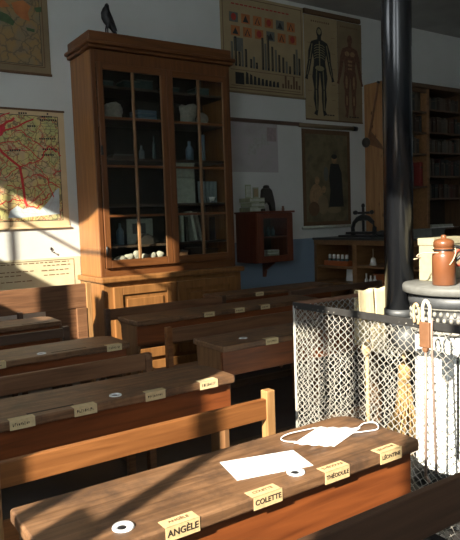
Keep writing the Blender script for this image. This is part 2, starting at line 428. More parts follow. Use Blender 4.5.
def make_desk(label, x0, x1, y0, tags, inks, rr=.06, depth=.33, zt=.72, group='long school desks in rows', tagmat='tag_paper_pale', grooves=()):
    t = thing('school_desk', (x0, y0, 0), label, 'desk', group)
    y1 = y0 + depth
    MB().prism(rounded_top(x0, x1, y0, y1, .012, rr), zt - .034, zt, 'Z', 'desk_top_wood').build('desktop', t, .006)
    MB().box(x0 + .015, x1 - .012, y0 + .03, y0 + .05, zt - .18, zt - .034, 'desk_box_wood').build('front_panel', t, .003)
    bx = MB().box(x0 + .045, x1 - .04, y0 + .05, y1 - .03, zt - .18, zt - .16, 'desk_box_wood')
    bx.box(x0 + .045, x1 - .04, y1 - .05, y1 - .03, zt - .16, zt - .034, 'desk_box_wood').build('book_compartment', t)
    pr = end_profile(y0, y1, zt - .034)
    MB().prism(pr, x0 + .015, x0 + .045, 'X', 'desk_end_wood').build('end_panel', t, .003)
    MB().prism(pr, x1 - .04, x1 - .012, 'X', 'desk_end_wood').build('end_panel', t, .003)
    MB().box(x0 + .045, x1 - .04, y0 + .06, y0 + .10, .08, .13, 'desk_wood').build('foot_rail', t, .003)
    for ix, iy in inks:
        k = MB().lathe([(.026, -.012), (.026, .001), (.0245, .004), (.020, .004), (.016, .0012)], (ix, iy, zt), 'porcelain', 20).build('inkwell', t)
        MB().lathe([(.0105, .0005), (.0105, .0016), (.004, .0018)], (ix - .004, iy - .001, zt), 'dark_hole', 16).build('ink_hole', k)
    for (gx0, gx1, gy) in grooves:
        MB().box(gx0, gx1, gy - .008, gy + .008, zt - .004, zt + .0006, 'groove_dark').build('pen_groove', t)
    for i, tg in enumerate(tags):
        tx, txt = tg
        hw = .0455
        q = random.Random(i * 7 + int(x0 * 100)).uniform(-.004, .004)
        m = MB().box(tx - hw, tx + hw, y0 - .0018, y0 - .0002, zt - .034, zt + .0012, tagmat)
        m.box(tx - hw + q, tx + hw + q, y0 - .0018, y0 + .034, zt + .0003, zt + .0014, tagmat)
        tp = m.build('name_tag', t)
        if txt:
            me = text_mesh(txt, (.0225 if len(txt) < 7 else .0198) if len(txt) < 8 else .0165)
            me.materials.clear(); me.materials.append(MATS['ink'])
            lo = bpy.data.objects.new('lettering', me); COL.objects.link(lo); lo.parent = tp
            lo.location = Vector((tx, y0 - .0022, zt - .0165)) - Vector(t['_o']); lo.rotation_euler = (PI / 2, 0, 0)
            me2 = text_mesh(txt, .015); me2.materials.clear(); me2.materials.append(MATS['faded_ink'])
            l2 = bpy.data.objects.new('lettering', me2); COL.objects.link(l2); l2.parent = tp
            l2.location = Vector((tx + q, y0 + .018, zt + .0017)) - Vector(t['_o'])
        else:
            sm = MB(); scribble(sm, tx, y0 - .0019, zt - .016, .07, .014, 'ink', i + int(y0 * 100)); sm.build('lettering', tp)
    return t

def fix_children():
    pass

DL1 = make_desk('nearest desk, sunlit brown top with white paper, face mask and four name tags', .36, 1.515, 1.22,
    [(.668, 'ANGÈLE'), (.918, 'COLETTE'), (1.16, 'THÉODULE'), (1.378, 'LÉONTINE')], [(.548, 1.285), (1.055, 1.272)], rr=.055, tagmat='tag_paper')
DL2 = make_desk('long desk in second row with orange-brown front and rounded right corner', .385, 1.535, 2.25,
    [(.59, ''), (.83, ''), (1.13, ''), (1.39, '')], [(.98, 2.31)], rr=.12, grooves=((.62, .80, 2.30),))
DL3 = make_desk('long desk in third row of the left column, grey sheen on its top', .36, 1.50, 3.28,
    [(.75, ''), (1.40, '')], [(1.0, 3.34)], rr=.09, grooves=((1.05, 1.25, 3.33), (.62, .74, 3.33)))
DL4 = make_desk('farthest left desk, small dark, in front of the tall-backed bench', .36, 1.475, 4.38,
    [], [], rr=.08, grooves=((1.2, 1.4, 4.43),))
DR1 = make_desk('dark desk beside the wire fire guard with a white inkwell on top', 1.83, 3.15, 2.80,
    [(2.17, ''), (2.40, '')], [(2.05, 2.92)], rr=.06)
DR2 = make_desk('dark desk standing in front of the tall cupboard, three pale tags on its edge', 1.85, 3.55, 3.92,
    [(2.45, ''), (2.73, ''), (2.98, '')], [], rr=.06, group='long school desks in rows')
DR3 = make_desk('farthest dark desk below the small red wall cabinet', 3.02, 4.40, 4.62,
    [(3.45, '')], [], rr=.06)

# ------------------------------------------------------------------ benches
def make_bench(label, x0, x1, y, zt=.742, bh=.078, mat='bench_wood', post='bench_post_wood', right_proud=.03, group='school benches with board backs'):
    t = thing('school_bench', (x0, y, 0), label, 'bench', group)
    MB().box(x0 + .035, x1 - .035, y - .012, y + .012, zt - bh, zt, mat).build('back_board', t, .004)
    for xa in (x0, x1 - .04):
        MB().box(xa, xa + .04, y - .018, y + .022, 0, zt + right_proud, post).build('post', t, .004)
    MB().box(x0 + .01, x1 - .01, y + .03, y + .27, .395, .425, mat).build('seat', t, .005)
    for xa in (x0 + .02, x1 - .06):
        MB().box(xa, xa + .04, y + .20, y + .24, 0, .395, post).build('leg', t, .003)
        MB().box(xa, xa + .04, y + .022, y + .20, .34, .395, post).build('seat_bearer', t, .003)
    return t

make_bench('dark bench back in the bottom right corner, nearest to the viewer', .30, 1.46, .93, .762, .115, 'shaded_bench_wood', 'shaded_bench_wood', 0)
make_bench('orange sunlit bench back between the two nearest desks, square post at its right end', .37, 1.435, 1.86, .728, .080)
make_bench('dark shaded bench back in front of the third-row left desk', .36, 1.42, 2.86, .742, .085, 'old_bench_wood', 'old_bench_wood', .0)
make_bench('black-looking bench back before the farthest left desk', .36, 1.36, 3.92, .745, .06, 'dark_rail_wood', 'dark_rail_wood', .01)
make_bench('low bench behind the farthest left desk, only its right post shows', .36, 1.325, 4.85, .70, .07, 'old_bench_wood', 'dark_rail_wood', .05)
make_bench('dark bench between the two right-hand desks, its left post showing', 1.82, 3.10, 3.44, .735, .09, 'old_bench_wood', 'bench_wood', .012)
b3 = make_bench('dark bench just in front of the tall cupboard doors', 1.83, 2.94, 4.44, .752, .085, 'old_bench_wood', 'dark_rail_wood', .006)
MB().tube([(1.93, 4.44, .70), (2.06, 4.44, .44)], .012, 'bench_post_wood', 6).build('brace', b3)
make_bench('narrow dark bench by the small red wall cabinet, behind the fire guard', 3.55, 4.75, 4.30, .745, .05, 'dark_rail_wood', 'dark_rail_wood', .0)
# tall-backed bench against the wall
t = thing('high_back_bench', (.6, 5.15, 0), 'wide board-backed bench in sun and shadow below the wall maps', 'bench')
MB().box(.62, 1.975, 5.14, 5.165, .692, .90, 'old_bench_wood').build('back_board', t, .004)
for xa in (.60, 1.955):
    MB().box(xa, xa + .045, 5.125, 5.18, 0, .905, 'bench_post_wood').build('post', t, .004)
MB().box(.62, 1.94, 5.18, 5.44, .41, .44, 'old_bench_wood').build('seat', t, .004)
MB().box(1.60, 1.94, 5.15, 5.165, .30, .69, 'old_bench_wood').build('lower_panel', t, .003)
MB().box(1.86, 1.95, 5.12, 5.15, .0, .69, 'old_bench_wood').build('leg', t, .003)

# ------------------------------------------------------------------ things on the near desk
ZD = .7205
pp = [(.929, 1.46), (1.151, 1.398), (1.122, 1.276), (.898, 1.328)]
o = MB().prism(pp, ZD, ZD + .0012, 'Z', 'paper_white').build('paper_sheet', origin=(1.02, 1.365, ZD))
tag(o, 'blank white sheet of paper lying on the nearest desk', 'paper')
mk = thing('face_mask', (1.31, 1.42, ZD), 'white pleated face mask with ear loops lying on the nearest desk', 'face mask')
A_, B_, C_, D_ = Vector((1.183, 1.436, 0)), Vector((1.345, 1.500, 0)), Vector((1.446, 1.406, 0)), Vector((1.262, 1.339, 0))
g = MB(); n = 14; vs, fs = [], []
for i in range(n + 1):
    for j in range(n + 1):
        a, b = i / n, j / n
        p = (A_ * (1 - a) + D_ * a) * (1 - b) + (B_ * (1 - a) + C_ * a) * b
        z = ZD + .002 + .016 * math.sin(PI * a) * math.sin(PI * b) + .002 * math.sin(a * 22)
        vs.append((p.x, p.y, z))
for i in range(n):
    for j in range(n): q = i * (n + 1) + j; fs.append((q, q + 1, q + n + 2, q + n + 1))
g.add(vs, fs, 'mask_white', True).build('mask_body', mk)
def curve(pts, k=6):
    pts = [Vector(p) for p in pts]; out = []
    for i in range(len(pts) - 1):
        p0, p1, p2, p3 = pts[max(i - 1, 0)], pts[i], pts[i + 1], pts[min(i + 2, len(pts) - 1)]
        for q in range(k):
            t_ = q / k
            out.append(.5 * ((2 * p1) + (p2 - p0) * t_ + (2 * p0 - 5 * p1 + 4 * p2 - p3) * t_ ** 2 + (3 * p1 - p0 - 3 * p2 + p3) * t_ ** 3))
    return out + [pts[-1]]
Z2 = ZD + .004
MB().tube(curve([(1.198, 1.44, Z2), (1.175, 1.463, Z2), (1.182, 1.493, Z2), (1.226, 1.500, Z2 + .004), (1.333, 1.495, Z2)]), .0019, 'mask_white').build('ear_loop', mk)
MB().tube(curve([(1.440, 1.41, Z2), (1.475, 1.418, Z2 + .004), (1.503, 1.395, Z2 + .005), (1.475, 1.360, Z2), (1.42, 1.372, Z2), (1.39, 1.385, Z2)]), .0019, 'mask_white').build('ear_loop', mk)

# ------------------------------------------------------------------ tall glazed cupboard
cx0, cx1, cf, cb = 2.165, 3.64, 5.30, 5.785
c = thing('tall_cupboard', (2.9, 5.5, 0), 'tall wooden cupboard with two glazed doors above and panelled doors below', 'cupboard')
# base
m = MB().box(2.15, 3.66, 5.22, cb, .0, .875, 'cupboard_base_wood'); m.build('base_cabinet', c, .004)
MB().box(2.12, 3.69, 5.18, cb, .875, .925, 'cupboard_base_wood').build('ledge', c, .012)
MB().box(2.14, 3.67, 5.205, 5.22, .0, .10, 'cupboard_base_wood').build('plinth', c, .003)
for (a, b) in ((2.24, 2.865), (2.90, 3.58)):
    d = MB().box(a, b, 5.203, 5.222, .14, .83, 'cupboard_base_wood').build('base_door', c, .003)
    fr = MB()
    fr.box(a, a + .085, 5.188, 5.203, .14, .83, 'cupboard_base_wood').box(b - .085, b, 5.188, 5.203, .14, .83, 'cupboard_base_wood')
    fr.box(a + .085, b - .085, 5.188, 5.203, .755, .83, 'cupboard_base_wood').box(a + .085, b - .085, 5.188, 5.203, .14, .23, 'cupboard_base_wood')
    fr.build('door_frame', d, .004)
    MB().box(a + .125, b - .125, 5.192, 5.203, .27, .715, 'cupboard_base_wood').build('raised_panel', d, .008)
k = MB().ell((2.845, 5.178, .52), .014, .016, .014, 'iron_black').build('knob', c)
# carcass of the glazed part
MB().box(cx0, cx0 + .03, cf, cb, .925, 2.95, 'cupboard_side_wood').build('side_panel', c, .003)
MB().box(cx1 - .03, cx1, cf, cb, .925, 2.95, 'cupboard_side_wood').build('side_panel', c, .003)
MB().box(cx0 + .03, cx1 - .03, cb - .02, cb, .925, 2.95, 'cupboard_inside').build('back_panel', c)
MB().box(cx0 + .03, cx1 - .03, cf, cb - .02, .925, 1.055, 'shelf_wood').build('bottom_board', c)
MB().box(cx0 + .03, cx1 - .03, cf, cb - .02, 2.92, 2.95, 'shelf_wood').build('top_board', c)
SH = [1.20, 1.585, 2.01, 2.375, 2.66]
for z in SH:
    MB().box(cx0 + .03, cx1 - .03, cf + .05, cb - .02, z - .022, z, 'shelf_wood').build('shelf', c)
fm = MB()
fm.box(cx0, 2.205, cf - .022, cf, .925, 2.95, 'cupboard_wood').box(3.595, cx1, cf - .022, cf, .925, 2.95, 'cupboard_wood')
fm.box(2.205, 3.595, cf - .022, cf, 2.84, 2.95, 'cupboard_wood').box(2.205, 3.595, cf - .022, cf, .925, 1.0, 'cupboard_rail_wood')
fm.build('face_frame', c, .003)
for di, (a, b) in enumerate(((2.207, 2.900), (2.902, 3.593))):
    d = MB(); y0, y1 = cf - .048, cf - .024
    ga, gb = (2.262, 2.838) if di == 0 else (2.968, 3.535); z0, z1 = 1.075, 2.775
    d.box(a, ga, y0, y1, 1.003, 2.837, 'cupboard_wood').box(gb, b, y0, y1, 1.003, 2.837, 'cupboard_wood')
    d.box(ga, gb, y0, y1, z1, 2.837, 'cupboard_rail_wood').box(ga, gb, y0, y1, 1.003, z0, 'cupboard_rail_wood')
    do = d.build('glazed_door', c, .004)
    bars = MB(); mid = (ga + gb) / 2
    bars.box(mid - .012, mid + .012, y0 - .002, y1, z0, z1, 'mullion_wood')
    bars.box(gb - .012, gb + .006, y0 - .003, y0 + .004, z0, z1, 'mullion_wood')
    bars.build('upright_bar', do, .003)
    for z in (1.475, 1.925, 2.355): MB().box(ga, gb, y0, y1, z - .011, z + .011, 'cupboard_rail_wood').build('cross_bar', do, .003)
    MB().box(ga - .003, gb + .003, y0 + .011, y0 + .014, z0 - .003, z1 + .003, 'pane_glass').build('pane', do)
    if di == 0:
        MB().lathe([(.012, 0), (.012, .07), (.006, .085)], (2.215, cf - .058, 1.12), 'iron_black', 10).build('hinge', do)
        MB().lathe([(.012, 0), (.012, .07), (.006, .085)], (2.215, cf - .058, 2.02), 'iron_black', 10).build('hinge', do)
# cornice
cm = MB()
prof = [(0, 2.93), (-.012, 2.945), (-.02, 2.975), (-.045, 2.995), (-.05, 3.015), (-.02, 3.02), (-.018, 3.035)]
cm.box(cx0 - .018, cx1 + .018, cf - .042, cb, 3.01, 3.105, 'cupboard_rail_wood')
cm.box(cx0 - .055, cx1 + .05, cf - .08, cb, 2.985, 3.015, 'cupboard_rail_wood')
cm.box(cx0 - .03, cx1 + .03, cf - .055, cb, 2.955, 2.985, 'cupboard_rail_wood')
cm.build('cornice', c, .008, seg=3)

# contents of the cupboard ----------------------------------------
def jar(name, x, y, z, prof, mat, label, cat, group=None, n=14):
    o = MB().lathe(prof, (x, y, z), mat, n).build(name, origin=(x, y, z)); return tag(o, label, cat, group)
BOT = [(.028, 0), (.03, .02), (.03, .085), (.012, .105), (.011, .135), (.014, .14)]
GLS = [(.02, 0), (.022, .004), (.026, .09), (.027, .10)]
def lump(name, x, y, z, rx, ry, rz, mat, label, cat, jitter=.3, seed=1):
    m = MB().ell((x, y, z + rz * .96), rx, ry, rz, mat, 16, 10)
    for i, v in enumerate(m.v):
        d = Vector(v) - Vector((x, y, z + rz)); k = 1 + jitter * mnoise.noise(Vector(v) * 14 + Vector((seed, 0, 0)))
        p = Vector((x, y, z + rz)) + d * k
        m.v[i] = (p.x, p.y, max(z, p.z))
    return tag(m.build(name, origin=(x, y, z)), label, cat)
CY = 5.50
lump('shell', 2.44, CY, SH[3], .10, .07, .085, 'shell_pale', 'pale rough shell on the second shelf from top, left glazed door', 'shell', .45, 3)
lump('coral', 3.27, CY, SH[3], .09, .07, .11, 'shell_pale', 'pale arched coral lump behind the right glazed door, upper shelf', 'coral', .55, 8)
lump('sea_urchin', 3.45, CY + .02, SH[3], .065, .05, .07, 'shell_pale', 'round pale sea urchin shell at right end of the upper cupboard shelf', 'shell', .25, 5)
for i, x in enumerate((2.35, 2.62, 2.76, 3.05, 3.4)):
    o = MB().box(x - .08, x + .08, 5.42, 5.58, SH[4], SH[4] + .05 + .02 * (i % 3), 'bottle_glass').box(x - .085, x + .085, 5.415, 5.585, SH[4] + .05 + .02 * (i % 3), SH[4] + .062 + .02 * (i % 3), 'print_grey').build('specimen_box', origin=(x, 5.5, SH[4]))
    tag(o, 'dark lidded box on the topmost cupboard shelf', 'box', 'dark boxes on the topmost cupboard shelf')
for k in range(3):
    o = MB().box(2.66, 2.86, 5.40, 5.58, SH[3] + k * .035, SH[3] + k * .035 + .03, 'blue_jar').build('flat_box', origin=(2.76, 5.5, SH[3] + k * .035))
    tag(o, ('lowest', 'middle', 'uppermost')[k] + ' of three flat blue-grey boxes stacked behind the left glazed door', 'box', 'stack of flat boxes in the cupboard')
jar('bottle', 2.73, CY, SH[2], BOT, 'clear_glass', 'small pale bottle standing alone on a middle shelf, left glazed door', 'bottle')
jar('bottle', 2.87, CY, SH[2], [(.02, 0), (.02, .16), (.008, .18), (.008, .24)], 'bottle_glass', 'slim dark bottle beside the small pale one, left glazed door', 'bottle')
o = MB().box(2.40, 2.66, 5.44, 5.6, SH[2], SH[2] + .035, 'shelf_wood').box(2.42, 2.64, 5.45, 5.59, SH[2] + .035, SH[2] + .05, 'print_grey').build('tray', origin=(2.5, 5.5, SH[2])); tag(o, 'flat dark tray on the middle cupboard shelf', 'tray')
o = MB().box(3.06, 3.27, 5.42, 5.56, SH[1] + .255, SH[1] + .41, 'pale_card').box(3.055, 3.275, 5.415, 5.565, SH[1] + .39, SH[1] + .424, 'pale_card').box(3.06, 3.27, 5.42, 5.56, SH[1], SH[1] + .25, 'pale_card').build('pale_carton', origin=(3.17, 5.5, SH[1])); tag(o, 'tall pale grey carton behind the right glazed door', 'box')
for i in range(5):
    jar('drinking_glass', 3.34 + i * .045, CY - .06, SH[1] + .24 - .24, [(r, z * 2.2) for r, z in GLS], 'clear_glass', 'slim clear glass in a row at right of the pale carton', 'glass', 'row of glasses in the cupboard')
jar('glass_column', 3.50, CY + .1, SH[2], [(.03, 0), (.02, .02), (.018, .28), (.026, .29)], 'blue_jar', 'tall bluish glass tube standing at right of the middle shelf', 'glass')
jar('bottle', 3.30, CY + .05, SH[2], [(.04, 0), (.04, .13), (.015, .17), (.015, .21)], 'blue_jar', 'bluish bottle behind the right glazed door near the tall tube', 'bottle')
jar('white_bowl', 3.47, CY - .05, SH[0] + .385, [(.02, 0), (.04, .03), (.055, .06)], 'white_cap', 'small white bowl on the shelf behind the right glazed door', 'bowl')
for i in range(4):
    jar('test_tube', 3.03 + i * .04, CY, SH[1] + .002 - .0, [(.01, 0), (.012, .012), (.012, .12), (.014, .13)], 'clear_glass', 'thin test tube standing before the tall pale carton', 'test tube', 'test tubes in the cupboard') if False else None
for i, (x, wd, h, mt, ln) in enumerate([(3.02, .035, .26, 'book_cloth_3', 0), (3.065, .04, .29, 'book_cloth_6', 0), (3.12, .03, .27, 'pale_card', .0), (3.17, .035, .25, 'book_cloth_3', 0), (3.25, .03, .30, 'pale_card', .18), (3.31, .03, .29, 'shell_pale', .20), (3.42, .03, .27, 'handle_wood', 0), (3.49, .04, .24, 'book_cloth_1', 0)]):
    m = MB().box(-wd / 2, wd / 2, 5.44, 5.56, 0, h, mt).box(-wd / 2 + .004, wd / 2 - .004, 5.437, 5.44, .01, h - .01, mt)
    m.v = [(x + v[0] * math.cos(ln) - v[2] * math.sin(ln) + h * math.sin(ln) * .5, v[1], SH[0] + .008 * (ln > 0) + v[2] * math.cos(ln) + v[0] * math.sin(ln) * .5) for v in m.v]
    o = m.build('book', origin=(x, 5.5, SH[0]))
    tag(o, ['grey book at left end of the lower shelf, right glazed door', 'taller grey-brown book second in the lower row, right glazed door', 'thin pale book third in the lower row, right glazed door', 'dark grey book just left of the two leaning ones', 'pale thin folder leaning left in the lower cupboard row', 'second pale folder leaning beside the first in the cupboard', 'brown wooden-looking book right of the leaning folders', 'dark brown book at right end of the lower cupboard row'][i], 'book', 'books on the lower cupboard shelf')
o = MB().box(2.56, 2.84, 5.55, 5.56, SH[0], SH[0] + .245, 'pale_card').box(2.62, 2.76, 5.545, 5.55, SH[0] + .1, SH[0] + .2, 'print_grey').build('picture_card', origin=(2.7, 5.55, SH[0])); tag(o, 'pale picture card leaning behind the left glazed door', 'card')
o = MB().prism([(2.60, SH[0]), (2.83, SH[0]), (2.80, SH[0] + .05), (2.70, SH[0] + .10), (2.63, SH[0] + .05)], 5.38, 5.46, 'Y', 'bronze_dark').build('iron_block', origin=(2.7, 5.42, SH[0])); tag(o, 'dark humped metal piece in front of the pale picture card', 'metal piece')
jar('bottle', 2.32, CY - .03, SH[0], [(.03, 0), (.03, .16), (.012, .19), (.012, .22)], 'bottle_glass', 'dark bottle on the lower shelf at far left of the cupboard', 'bottle')
jar('bottle', 2.45, CY - .03, SH[0], [(.035, 0), (.035, .13), (.012, .17), (.012, .21)], 'blue_jar', 'stouter bluish bottle right of the dark one on the lower shelf', 'bottle')
for i in range(6):
    x = 2.38 + i * .085
    lump('mineral_sample', x, 5.335, 1.055, .046, .028, .026 + .008 * (i % 3), 'mineral_white', 'small pale sunlit mineral sample on the cupboard bottom shelf', 'mineral', .75, i * 3)['group'] = 'mineral samples on the cupboard bottom'
for i in range(3):
    o = MB().box(3.02 + i * .18, 3.16 + i * .18, 5.42, 5.55, 1.055, 1.10 + .02 * (i % 2), ('handle_wood', 'book_cloth_1', 'shelf_wood')[i]).box(3.015 + i * .18, 3.165 + i * .18, 5.415, 5.555, 1.10 + .02 * (i % 2), 1.115 + .02 * (i % 2), 'shelf_wood').build('wooden_box', origin=(3.09 + i * .18, 5.48, 1.055)); tag(o, ('light brown box on the bottom shelf, left of three', 'darker box on the bottom shelf, middle of three', 'brown box on the bottom shelf, right of three')[i] + ', right glazed door', 'box')

# ------------------------------------------------------------------ stuffed crow
cr = thing('crow', (2.355, 5.33, 3.105), 'stuffed black crow standing on top of the tall cupboard', 'bird')
fx, fy, fz = 2.355, 5.33, 3.105
spine = [(.013, .276, .002, .002), (.013, .271, .010, .010), (.012, .258, .016, .020), (.009, .242, .018, .023), (.002, .220, .026, .030), (-.002, .190, .036, .042), (.004, .155, .041, .048), (.018, .122, .038, .043), (.036, .094, .030, .034), (.052, .068, .020, .026), (.070, .040, .014, .024), (.088, .014, .008, .022)]
vs, fs, n = [], [], 14
for i, (dx, dz, r1, r2) in enumerate(spine):
    a = spine[max(i - 1, 0)]; b = spine[min(i + 1, len(spine) - 1)]
    d = Vector((b[0] - a[0], 0, b[1] - a[1])).normalized(); nrm = Vector((-d.z, 0, d.x))
    for k in range(n):
        t_ = 2 * PI * k / n
        p = Vector((fx + dx, fy, fz + dz)) + nrm * r1 * 1.22 * math.cos(t_) + Vector((0, 1, 0)) * r2 * math.sin(t_)
        vs.append(p)
for i in range(len(spine) - 1):
    for k in range(n): fs.append((i * n + k, i * n + (k + 1) % n, (i + 1) * n + (k + 1) % n, (i + 1) * n + k))
fs += [tuple(range(n)), tuple(range(len(spine) * n - 1, (len(spine) - 1) * n - 1, -1))]
body = MB().add(vs, fs, 'crow_black', True)
for sgn in (-1, 1):   # legs with thigh, hock and toes, one surface after the remesh
    y = fy + sgn * .022
    body.tube([(fx + .022, y, fz + .12), (fx + .010, y, fz + .078), (fx + .0, y, fz + .055), (fx + .0, y, fz + .006)], [.017, .011, .0075, .0065], 'crow_black', 8)
    for ang in (-.5, 0, .5, PI):
        body.tube([(fx + .0, y, fz + .006), (fx + .0 - .034 * math.cos(ang), y - .03 * math.sin(ang), fz + .005)], [.0055, .004], 'crow_black', 6)
body.tube([(fx + .006, fy - .008, fz + .258), (fx - .004, fy - .030, fz + .255), (fx - .010, fy - .050, fz + .248)], [.010, .008, .002], 'crow_black', 8)
bo = body.build('body', cr)
rm = bo.modifiers.new('skin', 'REMESH'); rm.mode = 'VOXEL'; rm.voxel_size = .0035; rm.use_smooth_shade = True
for sgn in (-1, 1):
    wv = [(.0, .205), (.022, .19), (.044, .15), (.062, .11), (.082, .06), (.092, .03), (.074, .04), (.050, .07), (.020, .11), (-.012, .155)]
    y = fy + sgn * .042
    m = MB().prism([(fx + a, fz + b) for a, b in wv], y - .005, y + .005, 'Y', 'crow_black')
    m.v = [(v[0], v[1] - sgn * max(0, (v[0] - fx - .03)) * .25, v[2]) for v in m.v]
    m.build('wing', cr, .004)
MB().ell((fx + .005, fy - .022, fz + .262), .003, .003, .003, 'dark_hole', 8, 6).build('eye', cr)

# ------------------------------------------------------------------ things on the back wall
class Poster:
    def __init__(s, x0, x1, z0, z1, paper, y=None, th=.004):
        s.m = MB(); s.y = (WY - .006) if y is None else y
        s.m.box(x0, x1, s.y, s.y + th, z0, z1, paper); s.k = 0; s.o = ((x0 + x1) / 2, s.y + th, z0)
    def _y(s): s.k += 1; return s.y - .0006 - .00005 * (s.k % 40) - .0002 * (s.k // 40)
    def poly(s, pts, mat):
        y = s._y(); s.m.add([(p[0], y, p[1]) for p in pts], [tuple(range(len(pts)))], mat)
    def rect(s, a, b, c, d, mat): s.poly([(a, c), (b, c), (b, d), (a, d)], mat)
    def ring(s, a, b, c, d, wd, mat):
        s.rect(a, b, c, c + wd, mat); s.rect(a, b, d - wd, d, mat); s.rect(a, a + wd, c + wd, d - wd, mat); s.rect(b - wd, b, c + wd, d - wd, mat)
    def ell(s, x, z, rx, rz, mat, n=16, a=0):
        s.poly([(x + rx * math.cos(2 * PI * k / n) * math.cos(a) - rz * math.sin(2 * PI * k / n) * math.sin(a), z + rx * math.cos(2 * PI * k / n) * math.sin(a) + rz * math.sin(2 * PI * k / n) * math.cos(a)) for k in range(n)], mat)
    def stroke(s, pts, wd, mat):
        y = s._y(); ws = wd if isinstance(wd, (list, tuple)) else [wd] * len(pts); vs = []
        for i, p in enumerate(pts):
            a = Vector(pts[max(i - 1, 0)]); b = Vector(pts[min(i + 1, len(pts) - 1)]); d = (b - a)
            d = d.normalized() if d.length else Vector((1, 0)); nn = Vector((-d.y, d.x)) * ws[i] / 2
            vs += [(p[0] + nn.x, y, p[1] + nn.y), (p[0] - nn.x, y, p[1] - nn.y)]
        s.m.add(vs, [(2 * i, 2 * i + 1, 2 * i + 3, 2 * i + 2) for i in range(len(pts) - 1)], mat)
    def build(s, name, parent=None): return s.m.build(name, parent, origin=None if parent else s.o)

def wig(p0, p1, n, amp, rr):
    out = []
    for i in range(n + 1):
        t_ = i / n; k = amp * (1 if 0 < i < n else 0)
        out.append((p0[0] + (p1[0] - p0[0]) * t_ + rr.uniform(-k, k), p0[1] + (p1[1] - p0[1]) * t_ + rr.uniform(-k, k)))
    return out

# red road map
def mp(px, py): return (1.465 + .00965 * px + (py - 107) * -.0003, 2.476 - .00880 * (py - 107) + (px / 63) * .02)
t = thing('road_map', (1.6, WY - .01, 1.40), 'wall map covered in red roads, cream margin, hanging left of the tall cupboard', 'map')
P = Poster(.95, 2.078, 1.40, 2.465, 'cream_paper')
P.rect(1.0, 2.015, 1.462, 2.42, 'map_print')
P.ring(.995, 2.02, 1.455, 2.425, .006, 'print_black')
rr = random.Random(4)
P.poly([mp(8, 219), mp(10, 212), mp(17, 207), mp(22, 211), mp(30, 209), mp(38, 213), mp(45, 206), mp(50, 200), mp(56, 197), mp(57.5, 218), mp(20, 220)], 'map_sea')
P.poly([mp(44, 208), mp(50, 199), mp(53.5, 193), mp(57.5, 190), mp(57.5, 212), mp(48, 214)], 'map_sea')
for a, b in (((20, 211), (24, 218)), ((30, 211), (36, 218)), ((41, 211), (47, 218)), ((52, 200), (46, 212)), ((14, 213), (40, 217))): P.stroke(wig(mp(*a), mp(*b), 4, .004, rr), .003, 'faint_patch')
for k in range(16): P.ell(*[a + rr.uniform(-.06, .06) for a in mp(-1, 131)], .035, .03, 'map_red_city', 9, rr.random())
main = [mp(-2, 142), mp(4, 152), mp(13, 161), mp(20, 167), mp(21.5, 178), mp(23, 190), mp(24, 203), mp(26, 208)]
P.stroke(curve2 := [(p.x, p.y) for p in [Vector((q[0], q[1], 0)) for q in main]], .022, 'map_red')
for a, b, wd in [((0, 127), (16, 117), .02), ((4, 132), (34, 118), .014), ((20, 167), (40, 160), .009), ((40, 160), (48, 146), .012), ((48, 146), (60, 156), .012),
                 ((0, 205), (12, 200), .01), ((12, 200), (24, 203), .01), ((26, 208), (36, 210), .010), ((36, 210), (48, 196), .010), ((20, 168), (6, 178), .007), ((23, 190), (8, 186), .007),
                 ((0, 145), (20, 140), .008), ((20, 140), (40, 160), .008), ((14, 125), (28, 136), .008), ((28, 136), (45, 150), .008), ((4, 150), (30, 150), .006), ((22, 180), (38, 176), .007),
                 ((38, 176), (58, 190), .008), ((46, 178), (52, 200), .008), ((30, 205), (44, 190), .006), ((10, 160), (2, 176), .006), ((52, 176), (60, 172), .006), ((34, 165), (46, 178), .006), ((0, 118), (12, 112), .01)]:
    P.stroke(wig(mp(*a), mp(*b), 6, .012, rr), wd, 'map_red')
for (a, b, c_) in [(42, 52, 115), (40, 56, 118.5), (39, 54, 138), (42, 55, 149), (41, 53, 155), (20, 28, 112), (28, 36, 125), (11, 20, 150), (47, 48, 112)]:
    x = a
    while x < b:
        P.stroke([mp(x, c_), mp(x + 1.5, c_ + .2)], .016, 'print_black'); x += 2.1
for (a, b, c_) in [(40, 57, 122), (42, 56, 125), (40, 57, 128)]: P.stroke([mp(a, c_), mp(b, c_ + .5)], .003, 'print_grey')
P.build('map_sheet', t)
MB().box(.94, 2.085, WY - .016, WY - .002, 2.465, 2.483, 'border_brown').build('top_rod', t, .003)
MB().box(.95, 2.085, WY - .018, WY - .004, 1.385, 1.402, 'cream_paper').build('bottom_rod', t, .003)
# old map, upper left
t = thing('old_map', (1.6, WY - .01, 2.8), 'old brown varnished map hung high at the left edge', 'map')
P = Poster(.9, 1.982, 2.80, 3.86, 'tan_paper_dark')
P.rect(.95, 1.90, 2.885, 3.80, 'old_map_print'); P.ring(.93, 1.93, 2.865, 3.83, .007, 'border_brown'); P.ring(.945, 1.905, 2.88, 3.805, .004, 'print_black')
def op(px, py): return (1.487 + .0097 * px + .0003 * (75 - py), 2.806 + (75 - py) * .0091 - (51 - px) * .0002)
P.poly([op(-5, 12), op(3, 17), op(12, 20), op(18, 26), op(16, 30), op(8, 27), op(-5, 25)], 'print_green')
P.poly([op(15, 8), op(26, 4), op(33, 9), op(30, 16), op(32, 24), op(24, 22), op(18, 17)], 'print_orange')
P.poly([op(36, 10), op(43, 8), op(43, 13), op(38, 14)], 'print_green'); P.poly([op(28, 30), op(36, 31), op(36, 34), op(29, 33)], 'print_green')
P.poly([op(-4, 3), op(8, 6), op(14, 12), op(6, 14), op(-4, 10)], 'print_orange')
P.build('map_sheet', t)
MB().box(.89, 1.988, WY - .018, WY - .003, 2.79, 2.812, 'border_brown').build('bottom_rod', t, .003)
